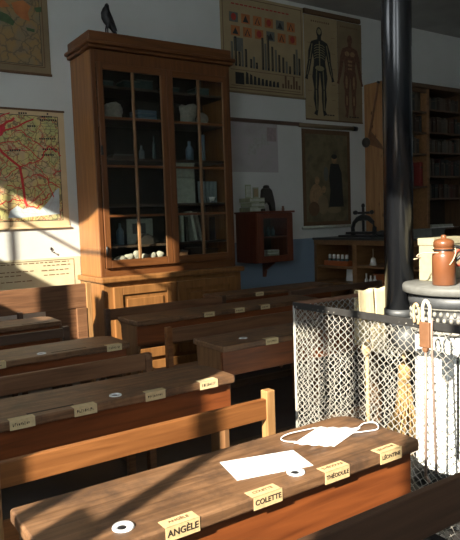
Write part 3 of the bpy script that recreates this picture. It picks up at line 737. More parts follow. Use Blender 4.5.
# low poster behind the bench
P = Poster(.9, 2.165, .80, 1.105, 'low_poster_paper')
rr = random.Random(9)
for z, a, b in ((1.06, .95, 2.05), (.99, 1.35, 1.72), (1.03, 1.80, 2.06), (.985, 1.78, 2.06), (.94, 1.80, 2.05), (.955, .95, 1.6), (.90, .95, 1.7)):
    x = a
    while x < b: x2 = min(b, x + rr.uniform(.02, .06)); P.rect(x, x2, z, z + .008, 'faded_ink'); x = x2 + .014
P.ring(.92, 2.10, .83, 1.085, .004, 'faded_ink')
tag(P.build('low_poster'), 'pale green-cream text poster low on the wall above the bench', 'poster')
o = MB().tube([(1.89, WY - .002, 1.165), (1.89, WY - .018, 1.165), (1.905, WY - .022, 1.15), (1.915, WY - .018, 1.16)], .004, 'iron_black').ell((1.885, WY - .006, 1.19), .010, .006, .016, 'iron_black').build('wall_hook', origin=(1.89, WY, 1.15)); tag(o, 'small dark hook on the bright wall below the road map', 'hook')
# big tan chart
t = thing('measures_chart', (4.5, WY - .01, 2.83), 'large tan teaching chart with orange squares and dark towers, top centre', 'chart')
P = Poster(3.90, 5.10, 2.835, 3.90, 'tan_paper')
P.ring(3.93, 5.07, 2.87, 3.87, .008, 'border_brown'); rr = random.Random(3)
for row, z in enumerate((3.70, 3.555)):
    for i in range(6):
        x = 4.02 + i * .165 + row * .02; h = .105
        P.rect(x, x + .12, z - h, z, 'print_orange' if (i + row) % 4 else 'print_grey')
        q = (i + row) % 3
        if q == 0: P.ell(x + .06, z - .05, .035, .04, 'print_red')
        elif q == 1: P.poly([(x + .02, z - .09), (x + .10, z - .09), (x + .06, z - .015)], 'print_black')
        else: P.stroke([(x + .03, z - .09), (x + .06, z - .02), (x + .09, z - .09)], .014, 'print_black')
for x in [4.05 + k * .06 for k in range(14)]: P.rect(x, x + .045, 3.785, 3.80, 'print_red')
P.rect(4.07, 4.20, 3.28, 3.43, 'print_grey')
for i, (x, h) in enumerate([(4.03, .26), (4.08, .32), (4.13, .16), (4.17, .24), (4.22, .20), (4.29, .10), (4.33, .13), (4.37, .07), (4.46, .36), (4.50, .30), (4.54, .40), (4.60, .28), (4.65, .25), (4.70, .20), (4.76, .18), (4.81, .14), (4.86, .09), (4.93, .24), (4.97, .30), (5.01, .20)]):
    P.rect(x, x + .03, 3.12 - (x - 4) * .02, 3.12 + h - (x - 4) * .02, 'print_black' if i % 3 else 'print_grey'); P.rect(x + .008, x + .013, 3.14, 3.10 + h, 'tan_paper_dark')
P.rect(4.08, 4.20, 2.92, 3.05, 'print_black')
for i in range(9): x = 4.22 + i * .055; P.poly([(x, 2.93), (x + .045, 2.93), (x + .04, 2.99 + .06 * math.exp(-i * .3)), (x + .01, 2.98 + .09 * math.exp(-i * .3))], 'print_black')
for i in range(7): x = 4.75 + i * .042; P.rect(x, x + .028, 2.93, 2.98 + .05 * ((i * 5) % 3), 'border_brown')
for z in (2.90, 3.075): P.rect(4.02, 5.03, z, z + .005, 'border_brown')
P.build('chart_sheet', t); MB().box(3.89, 5.11, WY - .02, WY - .003, 2.82, 2.84, 'tan_paper_dark').build('bottom_rod', t, .003)

def figure(P, cx, z0, h, mats, style):
    """an upright anatomical figure, arms slightly out, built of printed shapes"""
    A, B = mats
    Y = lambda v: z0 + h * v
    X = lambda v: cx + h * v
    def limb(pts, wd, mt): P.stroke([(X(a), Y(b)) for a, b in pts], [h * q * (1.25 if q > .02 else 1) for q in wd], mt)
    for s in (-1, 1):
        limb([(s * .105, .80), (s * .135, .70), (s * .15, .60), (s * .175, .50), (s * .195, .43), (s * .205, .39)], [.04, .055, .04, .04, .025, .035], A)
        limb([(s * .05, .53), (s * .062, .42), (s * .058, .29), (s * .062, .18), (s * .055, .05), (s * .075, .0)], [.08, .088, .052, .062, .03, .045], A)
    P.poly([(X(a), Y(b)) for a, b in [(-.125, .815), (-.04, .845), (.04, .845), (.125, .815), (.11, .72), (.085, .60), (.10, .51), (.0, .47), (-.10, .51), (-.085, .60), (-.11, .72)]], A)
    limb([(0, .83), (0, .88)], [.05, .045], A)
    P.ell(X(0), Y(.925), h * .042, h * .06, A)
    if style == 'bone':
        for k in range(6): 
            for s in (-1, 1): limb([(0, .79 - k * .028), (s * .045, .785 - k * .028), (s * .08, .765 - k * .028)], [.008] * 3, B)
        limb([(0, .83), (0, .53)], [.014, .018], B); P.ell(X(0), Y(.525), h * .07, h * .03, B); P.ell(X(0), Y(.935), h * .028, h * .035, B)
        for s in (-1, 1):
            limb([(s * .05, .50), (s * .06, .29)], [.014, .016], B); limb([(s * .06, .28), (s * .055, .05)], [.014, .012], B); limb([(s * .11, .79), (s * .148, .61)], [.012, .012], B); limb([(s * .15, .60), (s * .19, .44)], [.01, .01], B)
    else:
        for s in (-1, 1):
            P.ell(X(s * .045), Y(.76), h * .04, h * .03, B); P.ell(X(s * .062), Y(.42), h * .02, h * .08, B, a=0); P.ell(X(s * .06), Y(.20), h * .015, h * .06, B)
        for k in range(3): P.rect(X(-.035), X(.035), Y(.66 - k * .045), Y(.685 - k * .045), B)
for nm, lab, x0, x1, mats, st, seed in (('anatomy_chart', 'tan anatomy chart of a dark skeleton figure, left one of the pair', 5.11, 5.655, ('print_black', 'bone_print'), 'bone', 1), ('anatomy_chart', 'tan anatomy chart of a reddish muscle figure, right one of the pair', 5.66, 6.085, ('flesh_print', 'flesh_pale'), 'muscle', 2)):
    t = thing(nm, ((x0 + x1) / 2, WY - .01, 2.60), lab, 'chart', 'pair of anatomy charts')
    P = Poster(x0, x1, 2.60, 3.84, 'tan_paper' if seed == 1 else 'tan_paper_dark')
    rr = random.Random(seed)
    for k in range(9): P.rect((x0 + x1) / 2 - .16 + k * .035, (x0 + x1) / 2 - .14 + k * .035, 3.765, 3.785, 'faded_ink')
    figure(P, (x0 + x1) / 2 - (.03 if seed == 1 else 0), 2.655, 1.075 if seed == 1 else 1.045, mats, st)
    for k in range(10):
        z = 2.75 + k * .095; sd_ = 1 if k % 2 else -1; xx = (x0 + x1) / 2 + sd_ * .20
        P.rect(xx - .03, xx + .03, z, z + .004, 'faded_ink')
    for k in range(4): P.rect(x1 - .24 + k * .045, x1 - .205 + k * .045, 2.655, 2.668, 'print_black')
    P.build('chart_sheet', t)
    MB().box(x0, x1, WY - .016, WY - .003, 2.585, 2.602, 'border_brown').build('bottom_rod', t, .003)
o = MB().box(5.10, 6.05, WY - .03, WY - .002, 3.845, 3.90, 'border_brown').box(5.10, 6.05, WY - .034, WY - .002, 3.86, 3.875, 'border_brown').build('chart_strip', origin=(5.6, WY, 3.845)); tag(o, 'dark brown strip above the two anatomy charts', 'rail')  # dark brown strip along the top of both charts
# pale sheet, dark rail, hanging picture
P = Poster(3.96, 4.66, 1.94, 2.500, 'pale_sheet'); rr = random.Random(2)
for k in range(7): x = 4.0 + rr.random() * .5; z = 2.0 + rr.random() * .35; P.rect(x, x + .12, z, z + .12, ('faint_patch', 'pale_sheet')[k % 2])
P.rect(4.50, 4.64, 2.30, 2.46, 'faint_rose')
tag(P.build('pale_sheet'), 'pale greyish printed sheet pinned below the dark wall rail', 'poster')
o = MB().box(3.70, 5.03, WY - .03, WY, 2.50, 2.535, 'dark_rail_wood').box(3.70, 5.03, WY - .036, WY, 2.528, 2.540, 'dark_rail_wood').build('picture_rail', origin=(4.4, WY, 2.5)); tag(o, 'narrow dark wooden rail on the wall right of the cupboard', 'rail')
t = thing('hanging_picture', (5.43, WY - .01, 1.27), 'dim brown picture on rollers with a dark standing figure, above the counter', 'picture')
P = Poster(5.035, 5.845, 1.29, 2.475, 'border_brown')
P.rect(5.085, 5.795, 1.34, 2.42, 'dim_picture')
P.poly([(5.46, 1.52), (5.72, 1.52), (5.70, 1.75), (5.69, 1.95), (5.64, 2.06), (5.50, 2.06), (5.47, 1.9), (5.49, 1.72)], 'print_black')
P.ell(5.565, 2.115, .045, .055, 'flesh_pale'); P.ell(5.565, 2.15, .05, .03, 'print_black')
for (x, z, a, b, mt) in [(5.25, 1.65, .11, .16, 'flesh_pale'), (5.36, 1.55, .09, .12, 'tan_paper_dark'), (5.27, 1.85, .04, .05, 'flesh_pale'), (5.38, 1.74, .035, .045, 'flesh_pale'), (5.21, 1.50, .09, .09, 'border_brown'), (5.42, 1.93, .04, .09, 'print_grey'), (5.55, 1.48, .12, .04, 'tan_paper_dark')]: P.ell(x, z, a, b, mt)
P.build('picture_sheet', t)
MB().tube([(4.98, WY - .03, 2.512), (5.90, WY - .03, 2.512)], .026, 'tan_paper_dark', 10).tube([(5.88, WY - .03, 2.512), (5.95, WY - .03, 2.512)], .03, 'iron_black', 10).build('top_roller', t)
MB().tube([(5.0, WY - .025, 1.272), (5.86, WY - .025, 1.272)], .021, 'pale_card', 10).build('bottom_roller', t)

# ------------------------------------------------------------------ small red wall cabinet
t = thing('wall_cabinet', (4.27, 5.6, .90), 'small dark red wall cabinet with a glazed door, right of the cupboard', 'cabinet')
bx = MB().box(4.02, 4.04, 5.42, WY - .002, .915, 1.465, 'red_wood').box(4.51, 4.53, 5.42, WY - .002, .915, 1.465, 'red_wood')
bx.box(4.04, 4.51, 5.42, WY - .002, .915, .935, 'red_wood').box(4.04, 4.51, WY - .02, WY - .002, .935, 1.465, 'cupboard_inside').build('case', t, .002)
MB().box(4.0, 4.555, 5.39, WY - .002, 1.462, 1.484, 'red_wood').build('top_board', t, .004)
MB().box(4.04, 4.51, 5.45, WY - .02, 1.185, 1.20, 'red_wood').build('shelf', t)
d = MB().box(4.022, 4.115, 5.40, 5.418, .92, 1.458, 'red_wood').box(4.45, 4.528, 5.40, 5.418, .92, 1.458, 'red_wood').box(4.115, 4.45, 5.40, 5.418, 1.405, 1.458, 'red_wood').box(4.115, 4.45, 5.40, 5.418, .92, .99, 'red_wood').build('door', t, .003)
MB().box(4.113, 4.452, 5.408, 5.411, .988, 1.407, 'pane_glass').build('pane', d)
MB().prism([(5.56, .915), (WY - .002, .915), (WY - .002, .72), (WY - .04, .72), (WY - .06, .80), (5.60, .88)], 4.38, 4.41, 'X', 'red_wood').build('bracket', t, .003)
for i in range(3):
    o = MB().box(4.25, 4.42, 5.52, 5.62, .935 + i * .038, .935 + i * .038 + .034, 'white_cap').box(4.255, 4.415, 5.515, 5.52, .939 + i * .038, .965 + i * .038, 'pale_card').build('white_packet', origin=(4.33, 5.57, .935 + i * .038)); tag(o, ('bottom', 'middle', 'top')[i] + ' white packet stacked inside the red wall cabinet', 'packet', 'white packets in the wall cabinet')
jar('bottle', 4.18, 5.56, .935, [(.03, 0), (.03, .12), (.012, .16), (.012, .2)], 'bottle_glass', 'dark bottle on the lower level inside the red wall cabinet', 'bottle')
for i in range(4): jar('vial', 4.17 + i * .065, 5.56, 1.20, [(.022, 0), (.022, .07), (.01, .09), (.012, .11)], 'bottle_glass', 'small dark vial on the upper shelf of the red wall cabinet', 'vial', 'vials in the wall cabinet')
# things on top of it
ZT = 1.484
for i in range(3):
    w0 = .02 * (i % 2)
    m = MB().box(4.01 + w0, 4.215, 5.50, 5.70, ZT + i * .052, ZT + i * .052 + .046, 'pale_green_paper').box(4.013 + w0, 4.212, 5.497, 5.50, ZT + i * .052 + .008, ZT + i * .052 + .036, 'pale_card')
    o = m.build('paper_bundle', None, .012, origin=(4.1, 5.6, ZT + i * .052)); tag(o, ('lowest', 'middle', 'uppermost')[i] + ' pale green folded bundle stacked on the red wall cabinet', 'bundle', 'pale green bundles on the wall cabinet')
for i, x in enumerate((4.03, 4.135)):
    o = MB().box(x, x + .075, 5.60, 5.61, ZT + .15, ZT + .30 - .03 * i, 'pale_green_paper').box(x + .008, x + .067, 5.598, 5.60, ZT + .165, ZT + .285 - .03 * i, 'tan_paper' if i else 'pale_card').build('upright_card', origin=(x, 5.6, ZT + .15)); tag(o, ('taller pale card standing on the green bundles, left one', 'smaller yellowish card standing on the green bundles, right one')[i], 'card', 'cards on the wall cabinet')
t = thing('cast_figurine', (4.285, 5.56, ZT), 'dark cast-metal figurine with an arched base on the red wall cabinet', 'figurine')
arch = [(4.167, ZT), (4.235, ZT), (4.244, ZT + .06), (4.268, ZT + .095), (4.302, ZT + .095), (4.326, ZT + .06), (4.335, ZT), (4.403, ZT), (4.397, ZT + .08), (4.380, ZT + .16), (4.358, ZT + .235), (4.330, ZT + .26), (4.235, ZT + .26), (4.218, ZT + .235), (4.209, ZT + .15), (4.184, ZT + .08)]
MB().prism(arch, 5.535, 5.58, 'Y', 'bronze_dark').build('body', t, .012)
MB().lathe([(.035, 0), (.04, .01), (.03, .03), (.01, .035)], (4.285, 5.555, ZT + .258), 'bronze_dark', 14).build('cap', t)
MB().box(4.156, 4.201, 5.47, 5.53, ZT, ZT + .03, 'bronze_dark').build('foot', t, .006)
jar('small_cup', 4.49, 5.52, ZT, [(.016, 0), (.018, .02), (.012, .045), (.016, .055)], 'handle_wood', 'tiny brown cup at right end of the red wall cabinet top', 'cup')

# ------------------------------------------------------------------ counter with open shelves
KX = 5.20                                     # the counter runs out from the back wall; its open front faces the desks
t = thing('shelf_counter', (5.5, 4.7, 0), 'long wooden counter with open shelves and a dark top, running out from the back wall', 'counter')
MB().box(KX - .03, 5.80, 3.55, WY - .002, 1.118, 1.145, 'counter_top_paint').build('counter_top', t, .005)
MB().box(KX - .008, KX + .015, 3.6, WY - .002, 1.06, 1.118, 'counter_wood').build('top_rail', t, .003)
for y in (5.745, 5.07, 4.40, 3.60):
    MB().box(KX - .008, 5.74, y, y + (.05 if y > 5.5 else .07), 0, 1.06, 'counter_wood').build('upright', t, .003)
MB().box(5.74, 5.76, 3.6, WY - .002, 0, 1.118, 'counter_inside_wood').build('back_board', t)
for (a, b, z) in ((5.14, 5.745, .80), (4.47, 5.07, .825), (3.67, 4.40, .825), (5.14, 5.745, .61), (4.47, 5.07, .61), (3.67, 4.40, .61), (5.14, 5.745, .12), (4.47, 5.07, .12), (3.67, 4.40, .12)):
    MB().box(KX, 5.74, a, b, z - .024, z, 'counter_wood').build('shelf', t)
o = MB().box(5.26, 5.36, 5.29, 5.69, .80, .815, 'orange_box').box(5.26, 5.267, 5.29, 5.69, .815, .862, 'orange_box').box(5.353, 5.36, 5.29, 5.69, .815, .862, 'orange_box').box(5.267, 5.353, 5.29, 5.297, .815, .862, 'orange_box').box(5.267, 5.353, 5.683, 5.69, .815, .862, 'orange_box').build('bottle_rack', origin=(5.31, 5.49, .80)); tag(o, 'orange-brown rack holding five bottles on the counter shelf', 'rack')
for i in range(5):
    y = 5.635 - i * .0725
    b = thing('bottle', (5.31, y, .815), ('leftmost', 'second from left', 'middle', 'second from right', 'rightmost')[i] + ' of five white-capped bottles in the orange rack', 'bottle', 'white-capped bottles in the rack')
    MB().lathe([(.024, 0), (.026, .06), (.014, .075), (.014, .085)], (5.31, y, .815), 'bottle_glass', 12).build('flask', b)
    MB().lathe([(.018, .072), (.019, .11), (.013, .122)], (5.31, y, .815), 'white_cap', 12).build('cap', b)
o = MB().prism([(5.30, .61), (5.455, .61), (5.44, .76), (5.285, .76)], 5.40, 5.405, 'X', 'paper_white').build('paper_sheet', origin=(5.4, 5.37, .61)); tag(o, 'white sheet standing on the lower counter shelf', 'paper')
b = thing('hand_bell', (5.33, 4.945, .825), 'small white bell-shaped bottle with a thin stem on the right counter shelf', 'bottle')
MB().lathe([(.040, 0), (.041, .015), (.032, .04), (.028, .075), (.013, .09)], (5.33, 4.945, .825), 'white_cap', 14).build('body', b)
MB().lathe([(.006, .085), (.006, .19)], (5.33, 4.945, .825), 'string', 8).build('stem', b)
o = MB().box(5.56, 5.72, 4.60, 4.84, .825, .97, 'pine').box(5.553, 5.56, 4.61, 4.83, .835, .96, 'pine').build('wooden_box', origin=(5.64, 4.72, .825)); tag(o, 'pale wooden box at the back of the right counter shelf', 'box')
o = MB().box(5.36, 5.52, 4.54, 4.96, .61, .70, 'orange_box').box(5.355, 5.525, 4.535, 4.965, .70, .725, 'orange_box').build('orange_box', origin=(5.44, 4.75, .61)); tag(o, 'orange-red lidded box on the lower right counter shelf', 'box')
for i in range(3): jar('small_bottle', 5.30, 5.025 - i * .065, .61, [(.02, 0), (.02, .05), (.009, .07), (.011, .10 + .02 * (i == 0))], 'white_cap', ('leftmost', 'middle', 'rightmost')[i] + ' of three tiny white bottles before the orange-red box', 'bottle', 'tiny white bottles on the lower counter shelf')
# copying press
ZC = 1.145
t = thing('book_press', (5.50, 5.25, ZC), 'black iron screw press with a cross handle on the counter', 'press')
MB().box(5.38, 5.62, 5.02, 5.56, ZC, ZC + .022, 'iron_black').box(5.40, 5.60, 5.06, 5.45, ZC + .035, ZC + .06, 'iron_black').build('bed', t, .005)
ar = [(5.50, 5.42, ZC + .02), (5.50, 5.425, ZC + .11), (5.50, 5.40, ZC + .17), (5.50, 5.34, ZC + .215), (5.50, 5.25, ZC + .235), (5.50, 5.16, ZC + .215), (5.50, 5.10, ZC + .17), (5.50, 5.075, ZC + .11), (5.50, 5.08, ZC + .02)]
MB().tube(ar, [.028, .024, .024, .03, .042, .03, .024, .024, .028], 'iron_black', 8).build('yoke', t)
MB().tube([(5.50, 5.25, ZC + .06), (5.50, 5.25, ZC + .36)], .016, 'iron_black', 8).ell((5.50, 5.25, ZC + .37), .022, .022, .028, 'iron_black').build('screw', t)
MB().tube([(5.50, 5.38, ZC + .285), (5.50, 5.12, ZC + .285)], .014, 'iron_black', 8).tube([(5.38, 5.25, ZC + .285), (5.62, 5.25, ZC + .285)], .014, 'iron_black', 8).ell((5.50, 5.385, ZC + .29), .026, .026, .026, 'iron_black').ell((5.50, 5.115, ZC + .29), .026, .026, .026, 'iron_black').ell((5.375, 5.25, ZC + .29), .026, .026, .026, 'iron_black').build('cross_handle', t)
o = lump('dark_lump', 5.45, 4.92, ZC, .07, .07, .04, 'iron_black', 'dark lumpy object on the counter right of the iron press', 'object', .2, 2)
o = MB().box(5.42, 5.62, 4.20, 4.46, ZC, ZC + .07, 'print_grey').box(5.41, 5.63, 4.19, 4.47, ZC + .07, ZC + .09, 'print_grey').build('grey_box', origin=(5.52, 4.33, ZC)); tag(o, 'low grey box on the counter just right of the stovepipe', 'box')

# ------------------------------------------------------------------ bookcase
BF = 5.42
t = thing('bookcase', (7.0, 5.6, 0), 'tall bookcase with a knotty pine side against the wall behind the counter', 'bookcase')
MB().box(6.125, 6.15, BF, WY - .002, 0, 3.085, 'pine').build('side_panel', t, .002)['label'] = 'knotty orange pine side panel'
MB().box(6.90, 6.955, BF, WY - .01, 0, 3.06, 'counter_wood').build('divider', t, .002)
MB().box(7.75, 7.78, BF, WY - .002, 0, 3.06, 'bookcase_wood').build('side_panel', t, .002)
MB().box(6.15, 7.80, BF - .02, WY - .002, 3.04, 3.095, 'bookcase_wood').build('top_board', t, .004)
MB().box(6.15, 6.90, WY - .02, WY - .002, 0, 3.04, 'counter_inside_wood').build('back_board', t)
MB().box(6.955, 7.75, WY - .02, WY - .002, 0, 3.04, 'cupboard_inside').build('back_board', t)
MB().box(6.15, 6.90, BF, BF + .02, 2.98, 3.04, 'bookcase_wood').build('front_rail', t)
LSH, RSH = [1.76, 2.19, 2.47, 2.74], [1.19, 1.60, 1.90, 2.215, 2.48, 2.78]
for z in LSH: MB().box(6.15, 6.90, BF, WY - .02, z - .022, z, 'bookcase_wood').build('shelf', t)
for z in RSH: MB().box(6.955, 7.75, BF, WY - .02, z - .022, z, 'bookcase_wood').build('shelf', t)
ordn = ['lowest', 'second', 'third', 'fourth', 'fifth', 'topmost']
rr = random.Random(11)
def books(x0, x1, z, hmax, label, group):
    x = x0
    while x < x1 - .03:
        wd = rr.uniform(.032, .06); h = hmax * rr.uniform(.72, .97)
        if x + wd > x1: break
        mt = rr.choice(BOOKM)
        y0 = BF + .05 + rr.uniform(0, .03)
        m = MB().box(x, x + wd - .002, y0, y0 + .17, z, z + h, mt)
        if h > .1: m.box(x + .004, x + wd - .006, y0 - .0015, y0, z + h * .72, z + h * .8, 'book_cloth_6')
        tag(m.build('book', origin=(x, y0, z)), label, 'book', group); x += wd
Lh = [.36, .25, .25, .28]
Lw = ['lowest stocked', 'second', 'third', 'topmost']
for i, z in enumerate(LSH): books(6.60 if i else 6.55, 6.895 - (.12 if i == 0 else 0), z, Lh[i], 'dark book on the %s shelf of the narrow bookcase bay beside the stovepipe' % Lw[i], 'books in the narrow bookcase bay, %s shelf' % Lw[i])
o = MB().box(6.80, 6.86, BF + .04, BF + .22, 1.76, 2.08, 'book_red').box(6.805, 6.855, BF + .038, BF + .04, 2.0, 2.02, 'book_cloth_6').build('book', origin=(6.83, BF + .04, 1.76)); tag(o, 'dark red book at right end of the bay beside the stovepipe', 'book')
Rh = [.24, .22, .24, .21, .23, .20]
Rw = ['lowest', 'second from bottom', 'third from bottom', 'fourth from bottom', 'fifth from bottom', 'topmost']
for i, z in enumerate(RSH):
  if i: books(6.96, 7.70, z, Rh[i], 'dark book on the %s shelf of the wide right bookcase bay' % Rw[i], 'books in the right bookcase bay, %s shelf' % Rw[i])
o = MB().box(7.02, 7.50, 5.44, 5.66, 1.19, 1.205, 'white_cap').box(7.03, 7.49, 5.45, 5.65, 1.205, 1.235, 'pale_card').build('flat_box', origin=(7.26, 5.55, 1.19)); tag(o, 'flat pale box lying on the lowest bookcase shelf behind the jug', 'box')
# stick with a ball, and a wooden square, hung on the pine side panel
t = thing('ball_stick', (6.10, 5.6, 3.06), 'long wooden stick with a dark ball at its lower end on the pine panel', 'stick')
MB().tube([(6.105, 5.535, 3.055), (6.10, 5.70, 2.40)], .014, 'handle_wood', 8).build('stick', t)
MB().ell((6.075, 5.73, 2.34), .048, .06, .065, 'bronze_dark', 18, 12).build('ball', t)
MB().tube([(6.125, 5.535, 3.07), (6.09, 5.535, 3.075)], .016, 'iron_black', 8).build('nail', t)
o = MB().prism([(5.70, 2.47), (5.675, 2.47), (5.40 + .06, 2.24), (5.47, 2.22), (5.69, 2.31)], 6.100, 6.122, 'X', 'handle_wood').tube([(6.112, 5.688, 2.46), (6.112, 5.69, 2.31)], .013, 'handle_wood').build('wooden_triangle', origin=(6.12, 5.6, 2.3)); tag(o, 'brown triangular wooden piece hung beside the ball stick', 'wooden piece')

# ------------------------------------------------------------------ stovepipe, stove
PX, PY = 2.683, 2.30
t = thing('stovepipe', (PX, PY, .7), 'tall black stovepipe rising to the ceiling in front of the bookcase', 'stovepipe')
pr_ = .0785
MB().lathe([(pr_, .80), (pr_, 2.30), (pr_ + .0015, 2.305), (pr_ + .0015, 3.95)], (PX, PY, 0), 'pipe_black', 40).build('pipe', t)
MB().tube([(PX, PY, .86), (PX, PY, .80), (PX, PY - .01, .755), (PX, PY - .05, .735), (PX, PY - .12, .735)], pr_ + .004, 'iron_grey', 20).build('elbow', t)
MB().lathe([(pr_ + .006, .85), (pr_ + .006, .89)], (PX, PY, 0), 'iron_grey', 30).build('collar', t)
SX, SY = 2.735, 1.965
t = thing('stove', (SX, SY, 0), 'round cast stove with grey top plate and white enamel body inside the guard', 'stove')
MB().lathe([(.262, 1.008), (.272, 1.014), (.274, 1.04), (.268, 1.05)], (SX, SY, 0), 'stove_plate_grey', 48).build('top_plate', t)
MB().lathe([(.24, .945), (.245, .975), (.235, 1.008)], (SX, SY, 0), 'iron_grey', 40).build('neck_ring', t)
lat = MB().lathe([(.222, .82), (.226, .945)], (SX, SY, 0), 'iron_black', 40)
for k in range(44):   # cast openwork band
    a = 2 * PI * k / 44
    for (zz, s) in ((.855, 0), (.885, .5), (.915, 0)):
        aa = a + s * 2 * PI / 44
        lat.ell((SX + .228 * math.cos(aa), SY + .228 * math.sin(aa), zz), .011, .011, .014, 'stove_cast', 6, 5)
for z in (.822, .943): lat.tube([(SX + .229 * math.cos(2 * PI * k / 40), SY + .229 * math.sin(2 * PI * k / 40), z) for k in range(40)], .009, 'stove_cast', 6, True)
lat.build('openwork_band', t)
bd = MB(); n = 96; vs, fs = [], []
for zz in (.10, .80, .82):
    for k in range(n):
        a = 2 * PI * k / n; r = .205 + (.006 if (k // 3) % 2 else 0)
        vs.append((SX + r * math.cos(a), SY + r * math.sin(a), zz))
for i in range(2):
    for k in range(n): fs.append((i * n + k, i * n + (k + 1) % n, (i + 1) * n + (k + 1) % n, (i + 1) * n + k))
fs += [tuple(range(n))[::-1], tuple(range(2 * n, 3 * n))]
bd.add(vs, fs, 'stove_enamel').build('drum', t)
def onr(a, r, z): return (SX + r * math.cos(a), SY + r * math.sin(a), z)
ca = math.atan2(-SY, -SX) + .05
dr = MB().tube([onr(ca - .045, .214, .20), onr(ca - .045, .214, .70), onr(ca, .214, .725), onr(ca + .045, .214, .70), onr(ca + .045, .214, .20)], .006, 'iron_black', 6)
dr.build('door_outline', t)
MB().lathe([(.23, .0), (.235, .05), (.22, .10)], (SX, SY, 0.012), 'iron_black', 36).build('foot_ring', t)
o = MB().lathe([(.55, 0.0), (.55, .008), (.53, .012)], (SX, SY, 0), 'ash_plate', 48).build('hearth_plate', origin=(SX, SY, 0)); tag(o, 'dark round floor plate under the stove', 'plate')

# ------------------------------------------------------------------ stoneware jug & cream box on the stove
ZS = 1.05
JX, JY = 2.612, 1.955
t = thing('stoneware_jug', (JX, JY, ZS), 'brown stoneware jug with lid and tied string standing on the stove', 'jug')
MB().lathe([(.050, 0), (.056, .006), (.057, .145), (.054, .158), (.048, .166), (.0465, .172), (.0465, .190)], (JX, JY, ZS), 'stoneware', 32).build('body', t)
MB().lathe([(.0465, .190), (.050, .193), (.050, .214), (.045, .224), (.026, .232), (.012, .235), (.014, .246), (.008, .252)], (JX, JY, ZS), 'stoneware', 32).build('lid', t)
MB().tube(curve([(JX + .040, JY - .03, ZS + .19), (JX + .068, JY - .045, ZS + .185), (JX + .075, JY - .05, ZS + .15), (JX + .050, JY - .03, ZS + .12)]), .009, 'iron_black', 8).build('handle', t)
MB().tube(curve([(JX - .045, JY - .005, ZS + .165), (JX - .10, JY + .05, ZS + .165), (JX - .13, JY + .06, ZS + .150), (JX - .10, JY + .06, ZS + .142), (JX - .13, JY + .08, ZS + .135)]), .003, 'string', 6).build('string', t)
MB().tube(curve([(JX + .048, JY - .028, ZS + .19), (JX + .02, JY - .055, ZS + .165), (JX - .006, JY - .060, ZS + .13), (JX - .025, JY - .053, ZS + .105)]), .0028, 'string', 6).build('string', t)
MB().tube([(JX + .05 * math.cos(2 * PI * k / 24), JY + .05 * math.sin(2 * PI * k / 24), ZS + .178) for k in range(24)], .004, 'iron_black', 6, True).build('wire_clamp', t)
t = thing('cream_box', (2.85, 2.17, ZS), 'cream-coloured lidded box with a red mark behind the jug', 'box')
MB().box(2.715, 3.02, 2.095, 2.19, ZS, ZS + .19, 'box_cream').build('box_body', t, .003)
MB().box(2.71, 3.025, 2.09, 2.195, ZS + .19, ZS + .228, 'box_cream').build('lid', t, .003)
MB().tube(curve([(2.905, 2.092, ZS + .15), (2.885, 2.092, ZS + .12), (2.892, 2.092, ZS + .085), (2.92, 2.092, ZS + .07), (2.95, 2.092, ZS + .10), (2.94, 2.092, ZS + .15), (2.905, 2.092, ZS + .15)]), .007, 'box_red', 6).build('red_emblem', t)

# ------------------------------------------------------------------ wire fire guard
GX0, GX1, GY0, GY1, GZ = 2.15, 3.30, 1.36, 2.57, .955
t = thing('fire_guard', (2.15, 2.0, 0), 'box-shaped wire mesh fire guard with a dark top rail around the stove', 'fire guard')
def mesh_panel(p0, p1, z0, z1, normal, mat='wire_grey', r=.0026, pitch=.0205):
    """woven wire: interlocking zigzag wires"""
    p0, p1 = Vector(p0), Vector(p1); L = (p1 - p0).length; d = (p1 - p0) / L
    n = max(2, round(L / pitch)); pw = L / n; hz = pitch * .92; rows = round((z1 - z0) / hz); hz = (z1 - z0) / rows
    m = MB(); nr = Vector(normal)
    for i in range(n + 1):
        pts = []
        for j in range(rows + 1):
            s = .5 if (i + j) % 2 else -.5
            q = (i + s * 1.04) * pw; q = min(max(q, 0), L)
            bulge = .004 * (1 if (j % 2) else -1) + .010 * mnoise.noise(Vector((i * .22, j * .18, 3.1)))
            p = p0 + d * (q + .008 * mnoise.noise(Vector((i * .15, j * .25, 9)))) + nr * bulge
            pts.append((p.x, p.y, z0 + j * hz))
        m.tube(pts, r, mat, 4)
    return m
mesh_panel((GX0, GY0, 0), (GX0, GY1, 0), .03, GZ - .02, (1, 0, 0)).build('mesh_panel', t)
mesh_panel((GX0, GY1, 0), (GX1, GY1, 0), .03, GZ - .02, (0, 1, 0)).build('mesh_panel', t)
mesh_panel((GX0, GY0, 0), (GX1, GY0, 0), .03, GZ - .02, (0, 1, 0)).build('mesh_panel', t)
mesh_panel((GX1, GY0, 0), (GX1, GY1, 0), .03, GZ - .02, (1, 0, 0)).build('mesh_panel', t)
MB().box(GX0 - .006, GX0 + .006, GY0 - .006, GY1 + .006, GZ - .034, GZ, 'rail_iron').box(GX0 - .006, GX1 + .006, GY0 - .006, GY0 + .006, GZ - .034, GZ, 'rail_iron').build('top_rail', t, .002)
MB().box(GX0, GX1, GY1 - .005, GY1 + .005, GZ - .022, GZ, 'rust_rail').box(GX1 - .005, GX1 + .005, GY0, GY1, GZ - .022, GZ, 'rust_rail').build('back_rail', t, .002)
MB().box(GX0 - .006, GX0 + .006, GY0, GY1, .0, .03, 'rail_iron').box(GX0, GX1, GY1 - .006, GY1 + .006, .0, .03, 'rail_iron').box(GX0, GX1, GY0 - .006, GY0 + .006, .0, .03, 'rail_iron').box(GX1 - .006, GX1 + .006, GY0, GY1, .0, .03, 'rail_iron').build('bottom_rail', t)
